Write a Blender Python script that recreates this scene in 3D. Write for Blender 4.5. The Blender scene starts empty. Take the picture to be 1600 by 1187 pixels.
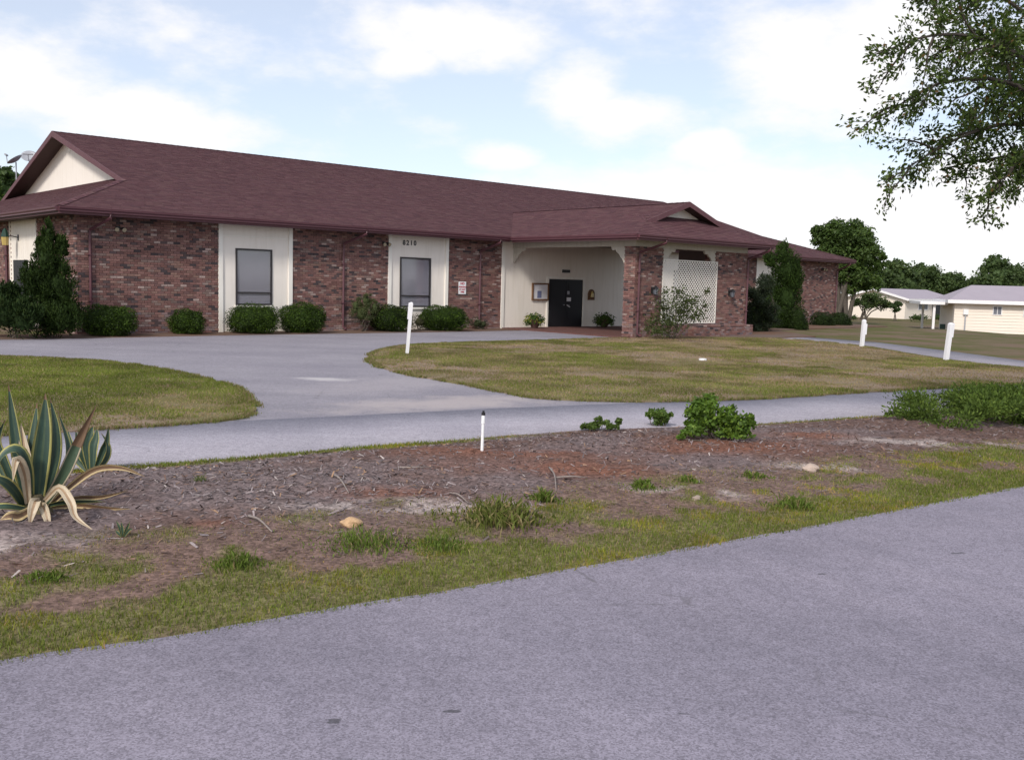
import bpy, bmesh, math, random
import numpy as np
from mathutils import Vector, Matrix
from mathutils.geometry import tessellate_polygon

random.seed(7)
rng = np.random.default_rng(7)
scene = bpy.context.scene
COL = scene.collection
R = math.radians

# ------------------------------------------------------------------ camera
F_PX, PITCH, ROLL, CAM_H = 1518.543, -5.644, 1.507, 1.875
cam_d = bpy.data.cameras.new('camera')
cam = bpy.data.objects.new('camera', cam_d)
COL.objects.link(cam)
cam_d.sensor_fit = 'HORIZONTAL'
cam_d.sensor_width = 36.0
cam_d.lens = 36.0 * F_PX / 1600.0
cam_d.clip_start = 0.05
cam_d.clip_end = 4000
cam.matrix_world = (Matrix.Translation((0, 0, CAM_H)) @ Matrix.Rotation(R(90 + PITCH), 4, 'X')
                    @ Matrix.Rotation(R(ROLL), 4, 'Z'))
scene.camera = cam


def ray(px, py):
    xi = (px - 800) / F_PX
    yi = (593.5 - py) / F_PX
    q = R(ROLL)
    x = xi * math.cos(q) - yi * math.sin(q)
    y = xi * math.sin(q) + yi * math.cos(q)
    c, s = math.cos(R(PITCH)), math.sin(R(PITCH))
    return np.array([x, c - y * s, y * c + s])


def gp(px, py, z=0.0):
    """point where the sight line through a photo pixel meets the plane at height z"""
    r = ray(px, py)
    k = (z - CAM_H) / r[2]
    return np.array([0, 0, CAM_H]) + k * r


def at_depth(px, py, d):
    r = ray(px, py)
    return np.array([0, 0, CAM_H]) + r * (d / r[1])


# ------------------------------------------------------------------ world, sun, exposure
SUN_AZ = R(201)          # compass-like: angle of the sun from +Y towards +X
SUN_EL = R(38)
world = bpy.data.worlds.new('World')
scene.world = world
world.use_nodes = True
wn, wl = world.node_tree.nodes, world.node_tree.links
wn.clear()
w_out = wn.new('ShaderNodeOutputWorld')
w_sky = wn.new('ShaderNodeTexSky')
w_sky.sky_type = 'NISHITA'
w_sky.sun_disc = False
w_sky.sun_elevation = SUN_EL
w_sky.sun_rotation = SUN_AZ
w_sky.air_density = 0.8
w_sky.dust_density = 1.2
w_sky.ozone_density = 1.0
w_bg = wn.new('ShaderNodeBackground')
w_bg.inputs['Strength'].default_value = 0.15
w_cl = wn.new('ShaderNodeBackground')
w_cl.inputs['Color'].default_value = (1.0, 0.985, 1.0, 1)
w_cl.inputs['Strength'].default_value = 0.85
w_mix = wn.new('ShaderNodeMixShader')
w_tc = wn.new('ShaderNodeTexCoord')


def wmath(op, a, b=None, c=None, clamp=False):
    n = wn.new('ShaderNodeMath')
    n.operation = op
    n.use_clamp = clamp
    for i, v in enumerate((a, b, c)):
        if v is None:
            continue
        if isinstance(v, (int, float)):
            n.inputs[i].default_value = v
        else:
            wl.new(v, n.inputs[i])
    return n.outputs[0]


def wvec(op, a, b=None):
    n = wn.new('ShaderNodeVectorMath')
    n.operation = op
    for i, v in enumerate((a, b)):
        if v is None:
            continue
        if isinstance(v, (tuple, list)):
            n.inputs[i].default_value = v
        else:
            wl.new(v, n.inputs[i])
    return n


w_dir = wvec('NORMALIZE', w_tc.outputs['Generated']).outputs[0]
w_sc = wvec('MULTIPLY', w_dir, (1.0, 1.0, 2.2)).outputs[0]
n_big = wn.new('ShaderNodeTexNoise')
n_big.inputs['Scale'].default_value = 2.3
n_big.inputs['Detail'].default_value = 9
n_big.inputs['Roughness'].default_value = 0.56
wl.new(w_sc, n_big.inputs['Vector'])
n_fine = wn.new('ShaderNodeTexNoise')
n_fine.inputs['Scale'].default_value = 11
n_fine.inputs['Detail'].default_value = 8
n_fine.inputs['Roughness'].default_value = 0.6
wl.new(w_sc, n_fine.inputs['Vector'])
fine = wmath('SUBTRACT', n_fine.outputs['Fac'], 0.5)
# loose fair-weather cloud cover everywhere, plus the heaps that stand over the building
cover = wmath('MULTIPLY', wmath('SUBTRACT', n_big.outputs['Fac'], 0.58), 3.2)
best = cover
for cx, cy, rx, ry in [(50, 115, 130, 80), (240, 190, 190, 60), (720, 55, 170, 50), (640, 95, 60, 26), (910, 140, 75, 60),
                       (985, 185, 110, 50), (1300, 120, 170, 110), (1250, 60, 90, 45), (1400, 60, 150, 80),
                       (1110, 235, 70, 35), (1250, 330, 330, 110), (1560, 330, 220, 120), (1000, 310, 260, 60), (790, 245, 60, 24)]:
    d0 = ray(cx, cy)
    d0 /= np.linalg.norm(d0)
    v = wvec('SUBTRACT', w_dir, tuple(float(t) for t in d0)).outputs[0]
    v = wvec('MULTIPLY', v, (F_PX / rx, F_PX / rx, F_PX / ry)).outputs[0]
    ln = wvec('LENGTH', v).outputs['Value']
    best = wmath('MAXIMUM', best, wmath('MULTIPLY', wmath('SUBTRACT', 1.0, ln), 1.1))
w_fac = wmath('ADD', best, wmath('MULTIPLY', fine, 2.2))
w_mr = wn.new('ShaderNodeMapRange')
w_mr.interpolation_type = 'SMOOTHSTEP'
w_mr.inputs['From Min'].default_value = -0.25
w_mr.inputs['From Max'].default_value = 0.80
wl.new(w_fac, w_mr.inputs['Value'])
wl.new(w_sky.outputs['Color'], w_bg.inputs['Color'])
w_mr.inputs['To Min'].default_value = 0.42   # thin high haze between the clouds
wl.new(w_mr.outputs['Result'], w_mix.inputs[0])
wl.new(w_bg.outputs[0], w_mix.inputs[1])
wl.new(w_cl.outputs[0], w_mix.inputs[2])
wl.new(w_mix.outputs[0], w_out.inputs['Surface'])

sun_d = bpy.data.lights.new('sun', 'SUN')
sun_d.energy = 2.3
sun_d.angle = R(10)
sun_d.color = (1.0, 0.95, 0.88)
sun = bpy.data.objects.new('sun', sun_d)
COL.objects.link(sun)
sv = Vector((math.sin(SUN_AZ) * math.cos(SUN_EL), math.cos(SUN_AZ) * math.cos(SUN_EL), math.sin(SUN_EL)))
sun.rotation_euler = sv.to_track_quat('Z', 'Y').to_euler()
sun.location = sv * 60

vs = scene.view_settings
vs.view_transform = 'Standard'
vs.look = 'None'
vs.exposure = 0.30
vs.gamma = 1.0
vs.use_curve_mapping = False

# ------------------------------------------------------------------ helpers


def tag(o, label=None, cat=None, group=None, kind=None):
    if label:
        o['label'] = label
    if cat:
        o['category'] = cat
    if group:
        o['group'] = group
    if kind:
        o['kind'] = kind
    return o


def link(o, parent=None):
    COL.objects.link(o)
    if parent is not None:
        o.parent = parent
    return o


def empty(name, loc=(0, 0, 0), rz=0.0):
    o = bpy.data.objects.new(name, None)
    o.empty_display_size = 0.2
    COL.objects.link(o)
    o.location = loc
    o.rotation_euler = (0, 0, rz)
    return o


class MB:
    """collects polygons with an optional colour per face"""

    def __init__(self):
        self.v, self.f, self.c = [], [], []

    def face(self, pts, col=None):
        i = len(self.v)
        self.v += [tuple(p) for p in pts]
        self.f.append(tuple(range(i, i + len(pts))))
        self.c.append(col)

    def mesh_part(self, verts, faces, col=None):
        i = len(self.v)
        self.v += [tuple(p) for p in verts]
        for f in faces:
            self.f.append(tuple(i + k for k in f))
            self.c.append(col)

    def box(self, a, b, col=None, skip=()):
        x0, y0, z0 = a
        x1, y1, z1 = b
        vv = [(x0, y0, z0), (x1, y0, z0), (x1, y1, z0), (x0, y1, z0), (x0, y0, z1), (x1, y0, z1), (x1, y1, z1), (x0, y1, z1)]
        ff = {'b': (0, 3, 2, 1), 't': (4, 5, 6, 7), 'f': (0, 1, 5, 4), 'k': (2, 3, 7, 6), 'l': (0, 4, 7, 3), 'r': (1, 2, 6, 5)}
        self.mesh_part(vv, [f for k, f in ff.items() if k not in skip], col)

    def prism(self, poly, off, col=None):
        """poly: list of 3d points, extruded by the vector off"""
        n = len(poly)
        p2 = [tuple(np.array(p) + np.array(off)) for p in poly]
        fs = [tuple(range(n - 1, -1, -1)), tuple(range(n, 2 * n))]
        for i in range(n):
            j = (i + 1) % n
            fs.append((i, j, n + j, n + i))
        self.mesh_part(list(poly) + p2, fs, col)

    def tube(self, pts, rads, seg=8, col=None, caps=True):
        pts = [np.array(p, float) for p in pts]
        rings = []
        for i, p in enumerate(pts):
            t = pts[min(i + 1, len(pts) - 1)] - pts[max(i - 1, 0)]
            t = t / (np.linalg.norm(t) + 1e-9)
            ref = np.array([0, 0, 1.0]) if abs(t[2]) < 0.9 else np.array([1.0, 0, 0])
            a = np.cross(t, ref)
            a /= np.linalg.norm(a)
            b = np.cross(t, a)
            r = rads[i] if hasattr(rads, '__len__') else rads
            rings.append([p + r * (math.cos(k * 2 * math.pi / seg) * a + math.sin(k * 2 * math.pi / seg) * b) for k in range(seg)])
        vv = [q for ring in rings for q in ring]
        ff = []
        for i in range(len(rings) - 1):
            for k in range(seg):
                k2 = (k + 1) % seg
                ff.append((i * seg + k, i * seg + k2, (i + 1) * seg + k2, (i + 1) * seg + k))
        if caps:
            ff.append(tuple(range(seg - 1, -1, -1)))
            ff.append(tuple((len(rings) - 1) * seg + k for k in range(seg)))
        self.mesh_part(vv, ff, col)

    def build(self, name, mat, parent=None, smooth=False, fixn=False):
        me = bpy.data.meshes.new(name)
        me.from_pydata(self.v, [], self.f)
        if any(c is not None for c in self.c):
            a = me.color_attributes.new('tint', 'FLOAT_COLOR', 'CORNER')
            arr = []
            for f, c in zip(self.f, self.c):
                c = c or (1, 1, 1)
                arr += [c[0], c[1], c[2], 1.0] * len(f)
            a.data.foreach_set('color', arr)
        if fixn:
            bm = bmesh.new()
            bm.from_mesh(me)
            bmesh.ops.recalc_face_normals(bm, faces=bm.faces)
            bm.to_mesh(me)
            bm.free()
        if smooth:
            me.shade_smooth()
        me.materials.append(mat)
        o = bpy.data.objects.new(name, me)
        return link(o, parent)


def np_mesh(name, verts, faces, mat, cols=None, parent=None, smooth=False):
    """verts (N,3), faces (M,k) all with k corners, cols (M,3) per face or (N,3) per vertex"""
    me = bpy.data.meshes.new(name)
    n, (m, k) = len(verts), faces.shape
    me.vertices.add(n)
    me.vertices.foreach_set('co', np.ascontiguousarray(verts, dtype=np.float32).ravel())
    me.loops.add(m * k)
    me.loops.foreach_set('vertex_index', np.ascontiguousarray(faces, dtype=np.int32).ravel())
    me.polygons.add(m)
    me.polygons.foreach_set('loop_start', np.arange(0, m * k, k, dtype=np.int32))
    me.update(calc_edges=True)
    if cols is not None:
        dom = 'POINT' if len(cols) == n and len(cols) != m else 'CORNER'
        a = me.color_attributes.new('tint', 'FLOAT_COLOR', dom)
        c4 = np.ones((len(cols), 4), np.float32)
        c4[:, :3] = cols
        if dom == 'CORNER':
            c4 = np.repeat(c4, k, axis=0)
        a.data.foreach_set('color', c4.ravel())
    if smooth:
        me.shade_smooth()
    me.materials.append(mat)
    return link(bpy.data.objects.new(name, me), parent)


def vnoise(x, y, scale, seed=0):
    """smooth value noise 0..1"""
    x = np.asarray(x, float) / scale + 1000.3 + seed * 17.7
    y = np.asarray(y, float) / scale + 1000.7 + seed * 31.1
    xi, yi = np.floor(x).astype(np.int64), np.floor(y).astype(np.int64)
    fx, fy = x - xi, y - yi
    fx, fy = fx * fx * (3 - 2 * fx), fy * fy * (3 - 2 * fy)

    def h(i, j):
        n = (i * 374761393 + j * 668265263 + seed * 974711) & 0x7fffffff
        n = ((n ^ (n >> 13)) * 1274126177) & 0x7fffffff
        return ((n ^ (n >> 16)) & 0xffff) / 65535.0
    return (h(xi, yi) * (1 - fx) + h(xi + 1, yi) * fx) * (1 - fy) + (h(xi, yi + 1) * (1 - fx) + h(xi + 1, yi + 1) * fx) * fy


def fbm(x, y, scale, seed=0, oct=4):
    s, a, t = 0.0, 1.0, 0.0
    for k in range(oct):
        s = s + a * vnoise(x, y, scale / 2 ** k, seed + k)
        t += a
        a *= 0.55
    return s / t


def sstep(a, b, x):
    t = np.clip((np.asarray(x, float) - a) / (b - a), 0, 1)
    return t * t * (3 - 2 * t)


# ------------------------------------------------------------------ materials
class NT:
    def __init__(self, name):
        self.m = bpy.data.materials.new(name)
        self.m.use_nodes = True
        self.n, self.l = self.m.node_tree.nodes, self.m.node_tree.links
        self.b = self.n['Principled BSDF']

    def new(self, t, **kw):
        n = self.n.new(t)
        for k, v in kw.items():
            setattr(n, k, v)
        return n

    def put(self, sock, v):
        if isinstance(v, (int, float)):
            sock.default_value = v
        elif isinstance(v, (tuple, list)):
            sock.default_value = (*v, 1) if len(v) == 3 and sock.type == 'RGBA' else v
        else:
            self.l.new(v, sock)

    def coord(self, which='Object'):
        return self.new('ShaderNodeTexCoord').outputs[which]

    def noise(self, scale, detail=4, rough=0.55, vec=None, out='Fac'):
        n = self.new('ShaderNodeTexNoise')
        n.inputs['Scale'].default_value = scale
        n.inputs['Detail'].default_value = detail
        n.inputs['Roughness'].default_value = rough
        self.l.new(vec if vec is not None else self.coord(), n.inputs['Vector'])
        return n.outputs[out]

    def voro(self, scale, vec=None, out='Distance', feature='F1'):
        n = self.new('ShaderNodeTexVoronoi', feature=feature)
        n.inputs['Scale'].default_value = scale
        self.l.new(vec if vec is not None else self.coord(), n.inputs['Vector'])
        return n.outputs[out]

    def scale(self, vec, s):
        n = self.new('ShaderNodeMapping')
        n.inputs['Scale'].default_value = s
        self.l.new(vec, n.inputs['Vector'])
        return n.outputs[0]

    def ramp(self, fac, stops):
        n = self.new('ShaderNodeValToRGB')
        e = n.color_ramp.elements
        while len(e) < len(stops):
            e.new(0.5)
        for el, (p, c) in zip(e, stops):
            el.position = p
            el.color = (*c, 1) if hasattr(c, '__len__') else (c, c, c, 1)
        self.l.new(fac, n.inputs[0])
        return n.outputs[0]

    def mix(self, fac, a, b, blend='MIX'):
        n = self.new('ShaderNodeMix', data_type='RGBA', blend_type=blend)
        self.put(n.inputs['Factor'], fac)
        self.put(n.inputs['A'], a)
        self.put(n.inputs['B'], b)
        return n.outputs['Result']

    def math(self, op, a, b=0.0, clamp=False):
        n = self.new('ShaderNodeMath', operation=op, use_clamp=clamp)
        self.put(n.inputs[0], a)
        self.put(n.inputs[1], b)
        return n.outputs[0]

    def attr(self, name='tint'):
        return self.new('ShaderNodeAttribute', attribute_name=name).outputs['Color']

    def bump(self, h, strength=0.3, dist=0.01):
        n = self.new('ShaderNodeBump')
        n.inputs['Strength'].default_value = strength
        n.inputs['Distance'].default_value = dist
        self.l.new(h, n.inputs['Height'])
        self.l.new(n.outputs[0], self.b.inputs['Normal'])

    def done(self, col, rough=0.7, spec=0.3):
        self.put(self.b.inputs['Base Color'], col)
        self.put(self.b.inputs['Roughness'], rough)
        self.b.inputs['Specular IOR Level'].default_value = spec
        return self.m


def paint(name, col, rough=0.6, var=0.12, scale=6.0, spec=0.3, streak=None):
    t = NT(name)
    c = t.coord()
    n = t.noise(scale, 5, 0.6, c)
    base = t.mix(n, tuple(x * (1 - var) for x in col), tuple(min(1, x * (1 + var)) for x in col))
    if streak:
        s = t.noise(1.0, 5, 0.6, t.scale(c, (7, 7, 0.6)))
        base = t.mix(t.ramp(s, [(0.5, 0.0), (0.78, 0.55)]), base, streak)
    t.bump(t.noise(scale * 12, 3, 0.6, c), 0.15, 0.004)
    return t.done(base, rough, spec)


def tinted(name, rough=0.85, var=0.25, scale=30.0, bumpd=0.004, spec=0.2):
    """colour from the per-piece attribute, with fine grain"""
    t = NT(name)
    c = t.coord()
    n = t.noise(scale, 4, 0.65, c)
    col = t.mix(1.0, t.attr(), t.ramp(n, [(0.25, 1 - var), (0.75, 1 + var)]), 'MULTIPLY')
    if bumpd:
        t.bump(t.noise(scale * 2, 3, 0.6, c), 0.3, bumpd)
    return t.done(col, rough, spec)


def leafmat(name, trans=0.35, rough=0.55, spec=0.25):
    t = NT(name)
    col = t.attr()
    t.done(col, rough, spec)
    tr = t.new('ShaderNodeBsdfTranslucent')
    t.l.new(t.mix(1.0, col, (1.25, 1.3, 0.6), 'MULTIPLY'), tr.inputs['Color'])
    mx = t.new('ShaderNodeMixShader')
    mx.inputs[0].default_value = trans
    t.l.new(t.b.outputs[0], mx.inputs[1])
    t.l.new(tr.outputs[0], mx.inputs[2])
    t.l.new(mx.outputs[0], t.n['Material Output'].inputs['Surface'])
    return t.m


M = {}
M['leaf'] = leafmat('leaf')
M['grass'] = leafmat('grass_blade', 0.3, 0.7, 0.15)
M['needle'] = leafmat('needle', 0.2, 0.7, 0.15)
M['brick'] = tinted('fired_brick', 0.9, 0.3, 26, 0.004)
M['shingle'] = tinted('asphalt_shingle', 0.92, 0.22, 60, 0.003)
M['chip'] = tinted('bark_chip', 0.95, 0.25, 60, 0)
M['bark'] = tinted('bark', 0.95, 0.35, 14, 0.02)
M['stone'] = tinted('stone', 0.9, 0.25, 18, 0.01)
M['mortar'] = paint('mortar', (0.17, 0.135, 0.125), 0.95, 0.2, 20)
M['cream'] = paint('cream_siding', (0.84, 0.775, 0.70), 0.7, 0.04, 2.0, 0.25, (0.70, 0.63, 0.54))
M['creamtrim'] = paint('cream_trim', (0.86, 0.82, 0.75), 0.65, 0.05, 3.0, 0.3, (0.68, 0.62, 0.52))
M['beam'] = paint('weathered_cream_beam', (0.50, 0.46, 0.40), 0.75, 0.08, 3.0, 0.25, (0.34, 0.30, 0.24))
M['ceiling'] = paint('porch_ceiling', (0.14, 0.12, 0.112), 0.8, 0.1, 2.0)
M['maroon'] = paint('maroon_metal', (0.105, 0.042, 0.052), 0.45, 0.15, 4.0, 0.4)
M['maroon_wood'] = paint('maroon_fascia', (0.12, 0.052, 0.06), 0.6, 0.15, 4.0, 0.3, (0.16, 0.09, 0.09))
M['soffit'] = paint('brown_soffit', (0.075, 0.05, 0.045), 0.8, 0.15, 3.0)
M['frame'] = paint('dark_bronze_frame', (0.035, 0.03, 0.032), 0.45, 0.1, 5.0, 0.5)
M['door'] = paint('black_door_paint', (0.012, 0.011, 0.014), 0.5, 0.2, 4.0, 0.4)
M['blind'] = paint('grey_blind', (0.50, 0.465, 0.475), 0.75, 0.05, 3.0, 0.2)
M['white'] = paint('white_paint', (0.78, 0.77, 0.79), 0.6, 0.05, 8.0, 0.3, (0.55, 0.54, 0.52))
M['lattice'] = paint('lattice_white', (0.74, 0.70, 0.64), 0.65, 0.06, 6.0)
M['plastic'] = paint('white_plastic', (0.82, 0.82, 0.83), 0.35, 0.03, 8.0, 0.5)
M['black'] = paint('black_metal', (0.014, 0.014, 0.016), 0.4, 0.1, 10.0, 0.5)
M['grey'] = paint('grey_metal', (0.36, 0.37, 0.40), 0.45, 0.08, 8.0, 0.4)
M['wood'] = paint('brown_wood', (0.16, 0.085, 0.045), 0.7, 0.2, 8.0)
M['amber'] = paint('amber_glass', (0.48, 0.36, 0.12), 0.25, 0.1, 6.0, 0.5)
M['lens'] = paint('lamp_lens', (0.36, 0.30, 0.20), 0.25, 0.08, 6.0, 0.5)
M['red'] = paint('red_lettering', (0.45, 0.04, 0.06), 0.6, 0.05, 6.0)
M['terracotta'] = paint('dark_clay_pot', (0.075, 0.04, 0.035), 0.7, 0.2, 8.0)
M['poster'] = paint('poster_blue', (0.17, 0.19, 0.32), 0.6, 0.25, 14.0)
M['paper'] = paint('paper', (0.70, 0.69, 0.72), 0.7, 0.06, 10.0)
M['home'] = paint('pale_cream_siding', (0.80, 0.715, 0.62), 0.65, 0.04, 1.0, 0.25)
M['home_roof'] = paint('pale_grey_roof', (0.35, 0.31, 0.35), 0.85, 0.1, 1.2)
M['home_white'] = paint('home_white_trim', (0.82, 0.80, 0.80), 0.5, 0.04, 2.0)
M['screen'] = paint('dark_screen', (0.012, 0.014, 0.018), 0.5, 0.15, 2.0)
M['green_box'] = paint('green_steel', (0.015, 0.05, 0.035), 0.5, 0.1, 4.0)


def glass_mat():
    t = NT('window_glass')
    t.done((0.16, 0.17, 0.20), 0.06, 0.6)
    return t.m


M['glass'] = glass_mat()


def asphalt(name, c0, c1, stain=None, sand_spots=()):
    t = NT(name)
    c = t.coord()
    big = t.noise(0.35, 5, 0.6, c)
    mid = t.noise(5.0, 5, 0.65, c)
    col = t.mix(t.ramp(big, [(0.3, 0.0), (0.7, 1.0)]), c0, c1)
    col = t.mix(1.0, col, t.ramp(mid, [(0.25, 0.93), (0.75, 1.06)]), 'MULTIPLY')
    ag = t.voro(120, c, 'Color')
    sep = t.new('ShaderNodeSeparateColor')
    t.l.new(ag, sep.inputs[0])
    col = t.mix(1.0, col, t.ramp(sep.outputs[0], [(0.0, 0.66), (0.45, 1.0), (1.0, 1.27)]), 'MULTIPLY')
    ag2 = t.voro(26, c, 'Color')
    sep2 = t.new('ShaderNodeSeparateColor')
    t.l.new(ag2, sep2.inputs[0])
    col = t.mix(1.0, col, t.ramp(sep2.outputs[1], [(0.0, 0.93), (0.5, 1.0), (1.0, 1.06)]), 'MULTIPLY')
    wear = t.new('ShaderNodeMapping')
    wear.inputs['Rotation'].default_value = (0, 0, R(-34))
    wear.inputs['Scale'].default_value = (0.10, 0.9, 1)
    t.l.new(c, wear.inputs['Vector'])
    col = t.mix(1.0, col, t.ramp(t.noise(1.0, 4, 0.6, wear.outputs[0]), [(0.3, (0.90, 0.90, 0.91)), (0.7, (1.07, 1.06, 1.06))]), 'MULTIPLY')
    # hairline cracks, only in places
    cr = t.voro(0.55, t.scale(c, (1, 1.6, 1)), 'Distance', 'DISTANCE_TO_EDGE')
    wob2 = t.math('ADD', cr, t.math('MULTIPLY', t.math('SUBTRACT', t.noise(7, 4, 0.6, c), 0.5), 0.05))
    crk = t.math('MULTIPLY', t.ramp(wob2, [(0.0, 1.0), (0.006, 0.0)]), t.ramp(t.noise(0.25, 3, 0.5, c), [(0.5, 0.0), (0.6, 0.45)]))
    col = t.mix(crk, col, (0.09, 0.085, 0.09))
    # scattered dark tar specks
    sp = t.noise(3.2, 2, 0.5, t.scale(c, (1, 2.4, 1)))
    col = t.mix(t.ramp(sp, [(0.745, 0.0), (0.76, 0.7)]), col, (0.05, 0.05, 0.055))
    for (x, y, rx, ry, ang, k, sc) in sand_spots:
        mp = t.new('ShaderNodeMapping')
        mp.vector_type = 'TEXTURE'
        mp.inputs['Location'].default_value = (x, y, 0)
        mp.inputs['Rotation'].default_value = (0, 0, ang)
        mp.inputs['Scale'].default_value = (rx, ry, 1)
        t.l.new(c, mp.inputs['Vector'])
        ln = t.new('ShaderNodeVectorMath', operation='LENGTH')
        t.l.new(mp.outputs[0], ln.inputs[0])
        wob = t.math('ADD', ln.outputs['Value'], t.math('MULTIPLY', t.math('SUBTRACT', t.noise(1.6, 6, 0.65, c), 0.5), 1.6))
        col = t.mix(t.ramp(wob, [(0.35, k), (1.0, 0.0)]), col, sc)
    t.bump(sep.outputs[0], 0.35, 0.006)
    return t.done(col, 0.93, 0.2)


def ground_mat(name, a, b, dirt, dens=(0.42, 0.6)):
    t = NT(name)
    c = t.coord()
    g = t.mix(t.noise(1.3, 6, 0.65, c), a, b)
    g = t.mix(1.0, g, t.ramp(t.noise(22, 5, 0.7, c), [(0.25, 0.6), (0.75, 1.35)]), 'MULTIPLY')
    dn = t.noise(0.33, 7, 0.68, c)
    col = t.mix(t.ramp(dn, [(dens[0], 0.0), (dens[1], 1.0)]), g, dirt)
    t.bump(t.noise(16, 5, 0.7, c), 0.6, 0.04)
    return t.done(col, 0.95, 0.1)


def soil_mat():
    t = NT('bed_soil')
    c = t.coord()
    n1 = t.noise(11, 6, 0.7, c)
    v = t.voro(45, c, 'Color')
    sep = t.new('ShaderNodeSeparateColor')
    t.l.new(v, sep.inputs[0])
    col = t.mix(1.0, t.attr(), t.ramp(n1, [(0.25, 0.6), (0.75, 1.4)]), 'MULTIPLY')
    col = t.mix(1.0, col, t.ramp(sep.outputs[0], [(0.0, 0.6), (1.0, 1.4)]), 'MULTIPLY')
    t.bump(t.math('ADD', n1, sep.outputs[1]), 0.7, 0.02)
    return t.done(col, 0.97, 0.1)


M['soil'] = soil_mat()
M['lawn'] = ground_mat('lawn_ground', (0.075, 0.085, 0.022), (0.12, 0.115, 0.04), (0.17, 0.12, 0.085))
M['island'] = ground_mat('island_ground', (0.13, 0.125, 0.04), (0.19, 0.165, 0.07), (0.27, 0.20, 0.15), (0.40, 0.58))
M['straw'] = ground_mat('foundation_straw', (0.13, 0.075, 0.05), (0.19, 0.11, 0.075), (0.16, 0.12, 0.10))
M['road'] = asphalt('road_asphalt', (0.196, 0.182, 0.222), (0.240, 0.223, 0.272))
M['lane'] = asphalt('lane_asphalt', (0.312, 0.293, 0.336), (0.372, 0.352, 0.392),
                    sand_spots=[(*gp(690, 634)[:2], 1.5, 0.45, R(35), 0.7, (0.46, 0.40, 0.39))])
M['drive'] = asphalt('drive_asphalt', (0.238, 0.223, 0.254), (0.298, 0.281, 0.308),
                     sand_spots=[(*gp(505, 593)[:2], 0.85, 0.32, R(-15), 0.8, (0.52, 0.49, 0.49)),
                                 (*gp(700, 630)[:2], 2.6, 0.9, R(35), 0.7, (0.44, 0.385, 0.375)),
                                 (*gp(620, 600)[:2], 2.8, 1.3, R(60), 0.4, (0.40, 0.36, 0.37))])


def paver_mat():
    t = NT('porch_paver')
    c = t.coord()
    b = t.new('ShaderNodeTexBrick')
    b.inputs['Scale'].default_value = 4.5
    b.inputs['Color1'].default_value = (0.16, 0.07, 0.06, 1)
    b.inputs['Color2'].default_value = (0.11, 0.05, 0.045, 1)
    b.inputs['Mortar'].default_value = (0.16, 0.13, 0.12, 1)
    b.inputs['Mortar Size'].default_value = 0.012
    t.l.new(c, b.inputs['Vector'])
    return t.done(b.outputs['Color'], 0.85, 0.2)


M['paver'] = paver_mat()

# ------------------------------------------------------------------ ground and paving


def ground_z(x, y):
    q = np.asarray(x) * 0.83 + np.asarray(y) * 0.55
    return -0.85 * sstep(49, 64, q)


gx = np.concatenate([np.linspace(-1500, -120, 10), np.linspace(-110, 150, 53), np.linspace(165, 1500, 12)])
gy = np.concatenate([np.linspace(-900, -60, 8), np.linspace(-50, 180, 47), np.linspace(200, 2500, 14)])
GX, GY = np.meshgrid(gx, gy)
gv = np.stack([GX.ravel(), GY.ravel(), ground_z(GX, GY).ravel() - 0.004], 1)
nx_, ny_ = len(gx), len(gy)
ii = (np.arange(ny_ - 1)[:, None] * nx_ + np.arange(nx_ - 1)[None]).ravel()
ground = np_mesh('ground', gv, np.stack([ii, ii + 1, ii + 1 + nx_, ii + nx_], 1), M['lawn'], smooth=True)
tag(ground, 'wide flat lawn ground with sparse green and brown turf', 'lawn', kind='structure')


def densify(pts, step, jit=0.0, seed=0, closed=False):
    out = []
    P = [np.array(p[:2], float) for p in pts]
    if closed:
        P = P + [P[0]]
    for a, b in zip(P[:-1], P[1:]):
        n = max(1, int(np.linalg.norm(b - a) / step))
        for k in range(n):
            out.append(a + (b - a) * k / n)
    if not closed:
        out.append(P[-1])
    out = np.array(out)
    if jit:
        for ax in (0, 1):
            out[:, ax] += jit * (fbm(out[:, 0], out[:, 1], 0.5, seed + ax * 9, 3) - 0.5) * 2
    return out


def smooth_line(pts, it=2, closed=False):
    P = [np.array(p[:2], float) for p in pts]
    for _ in range(it):
        Q = []
        n = len(P)
        if not closed:
            Q.append(P[0])
        for i in range(n if closed else n - 1):
            a, b = P[i], P[(i + 1) % n]
            Q += [a * 0.75 + b * 0.25, a * 0.25 + b * 0.75]
        if not closed:
            Q.append(P[-1])
        P = Q
    return P


def sheet(name, outline, z, mat, thick=0.03, parent=None):
    """closed 2d outline -> slab whose top lies at z"""
    bm = bmesh.new()
    vs_ = [bm.verts.new((p[0], p[1], z)) for p in outline]
    lo = [bm.verts.new((p[0], p[1], z - thick)) for p in outline]
    for t in tessellate_polygon([[Vector((p[0], p[1], 0)) for p in outline]]):
        f = bm.faces.new([vs_[k] for k in t])
        f.normal_update()
        if f.normal.z < 0:
            f.normal_flip()
    n_ = len(vs_)
    for k in range(n_):
        bm.faces.new((vs_[k], lo[k], lo[(k + 1) % n_], vs_[(k + 1) % n_]))
    me = bpy.data.meshes.new(name)
    bm.to_mesh(me)
    bm.free()
    me.materials.append(mat)
    return link(bpy.data.objects.new(name, me), parent)


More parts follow.
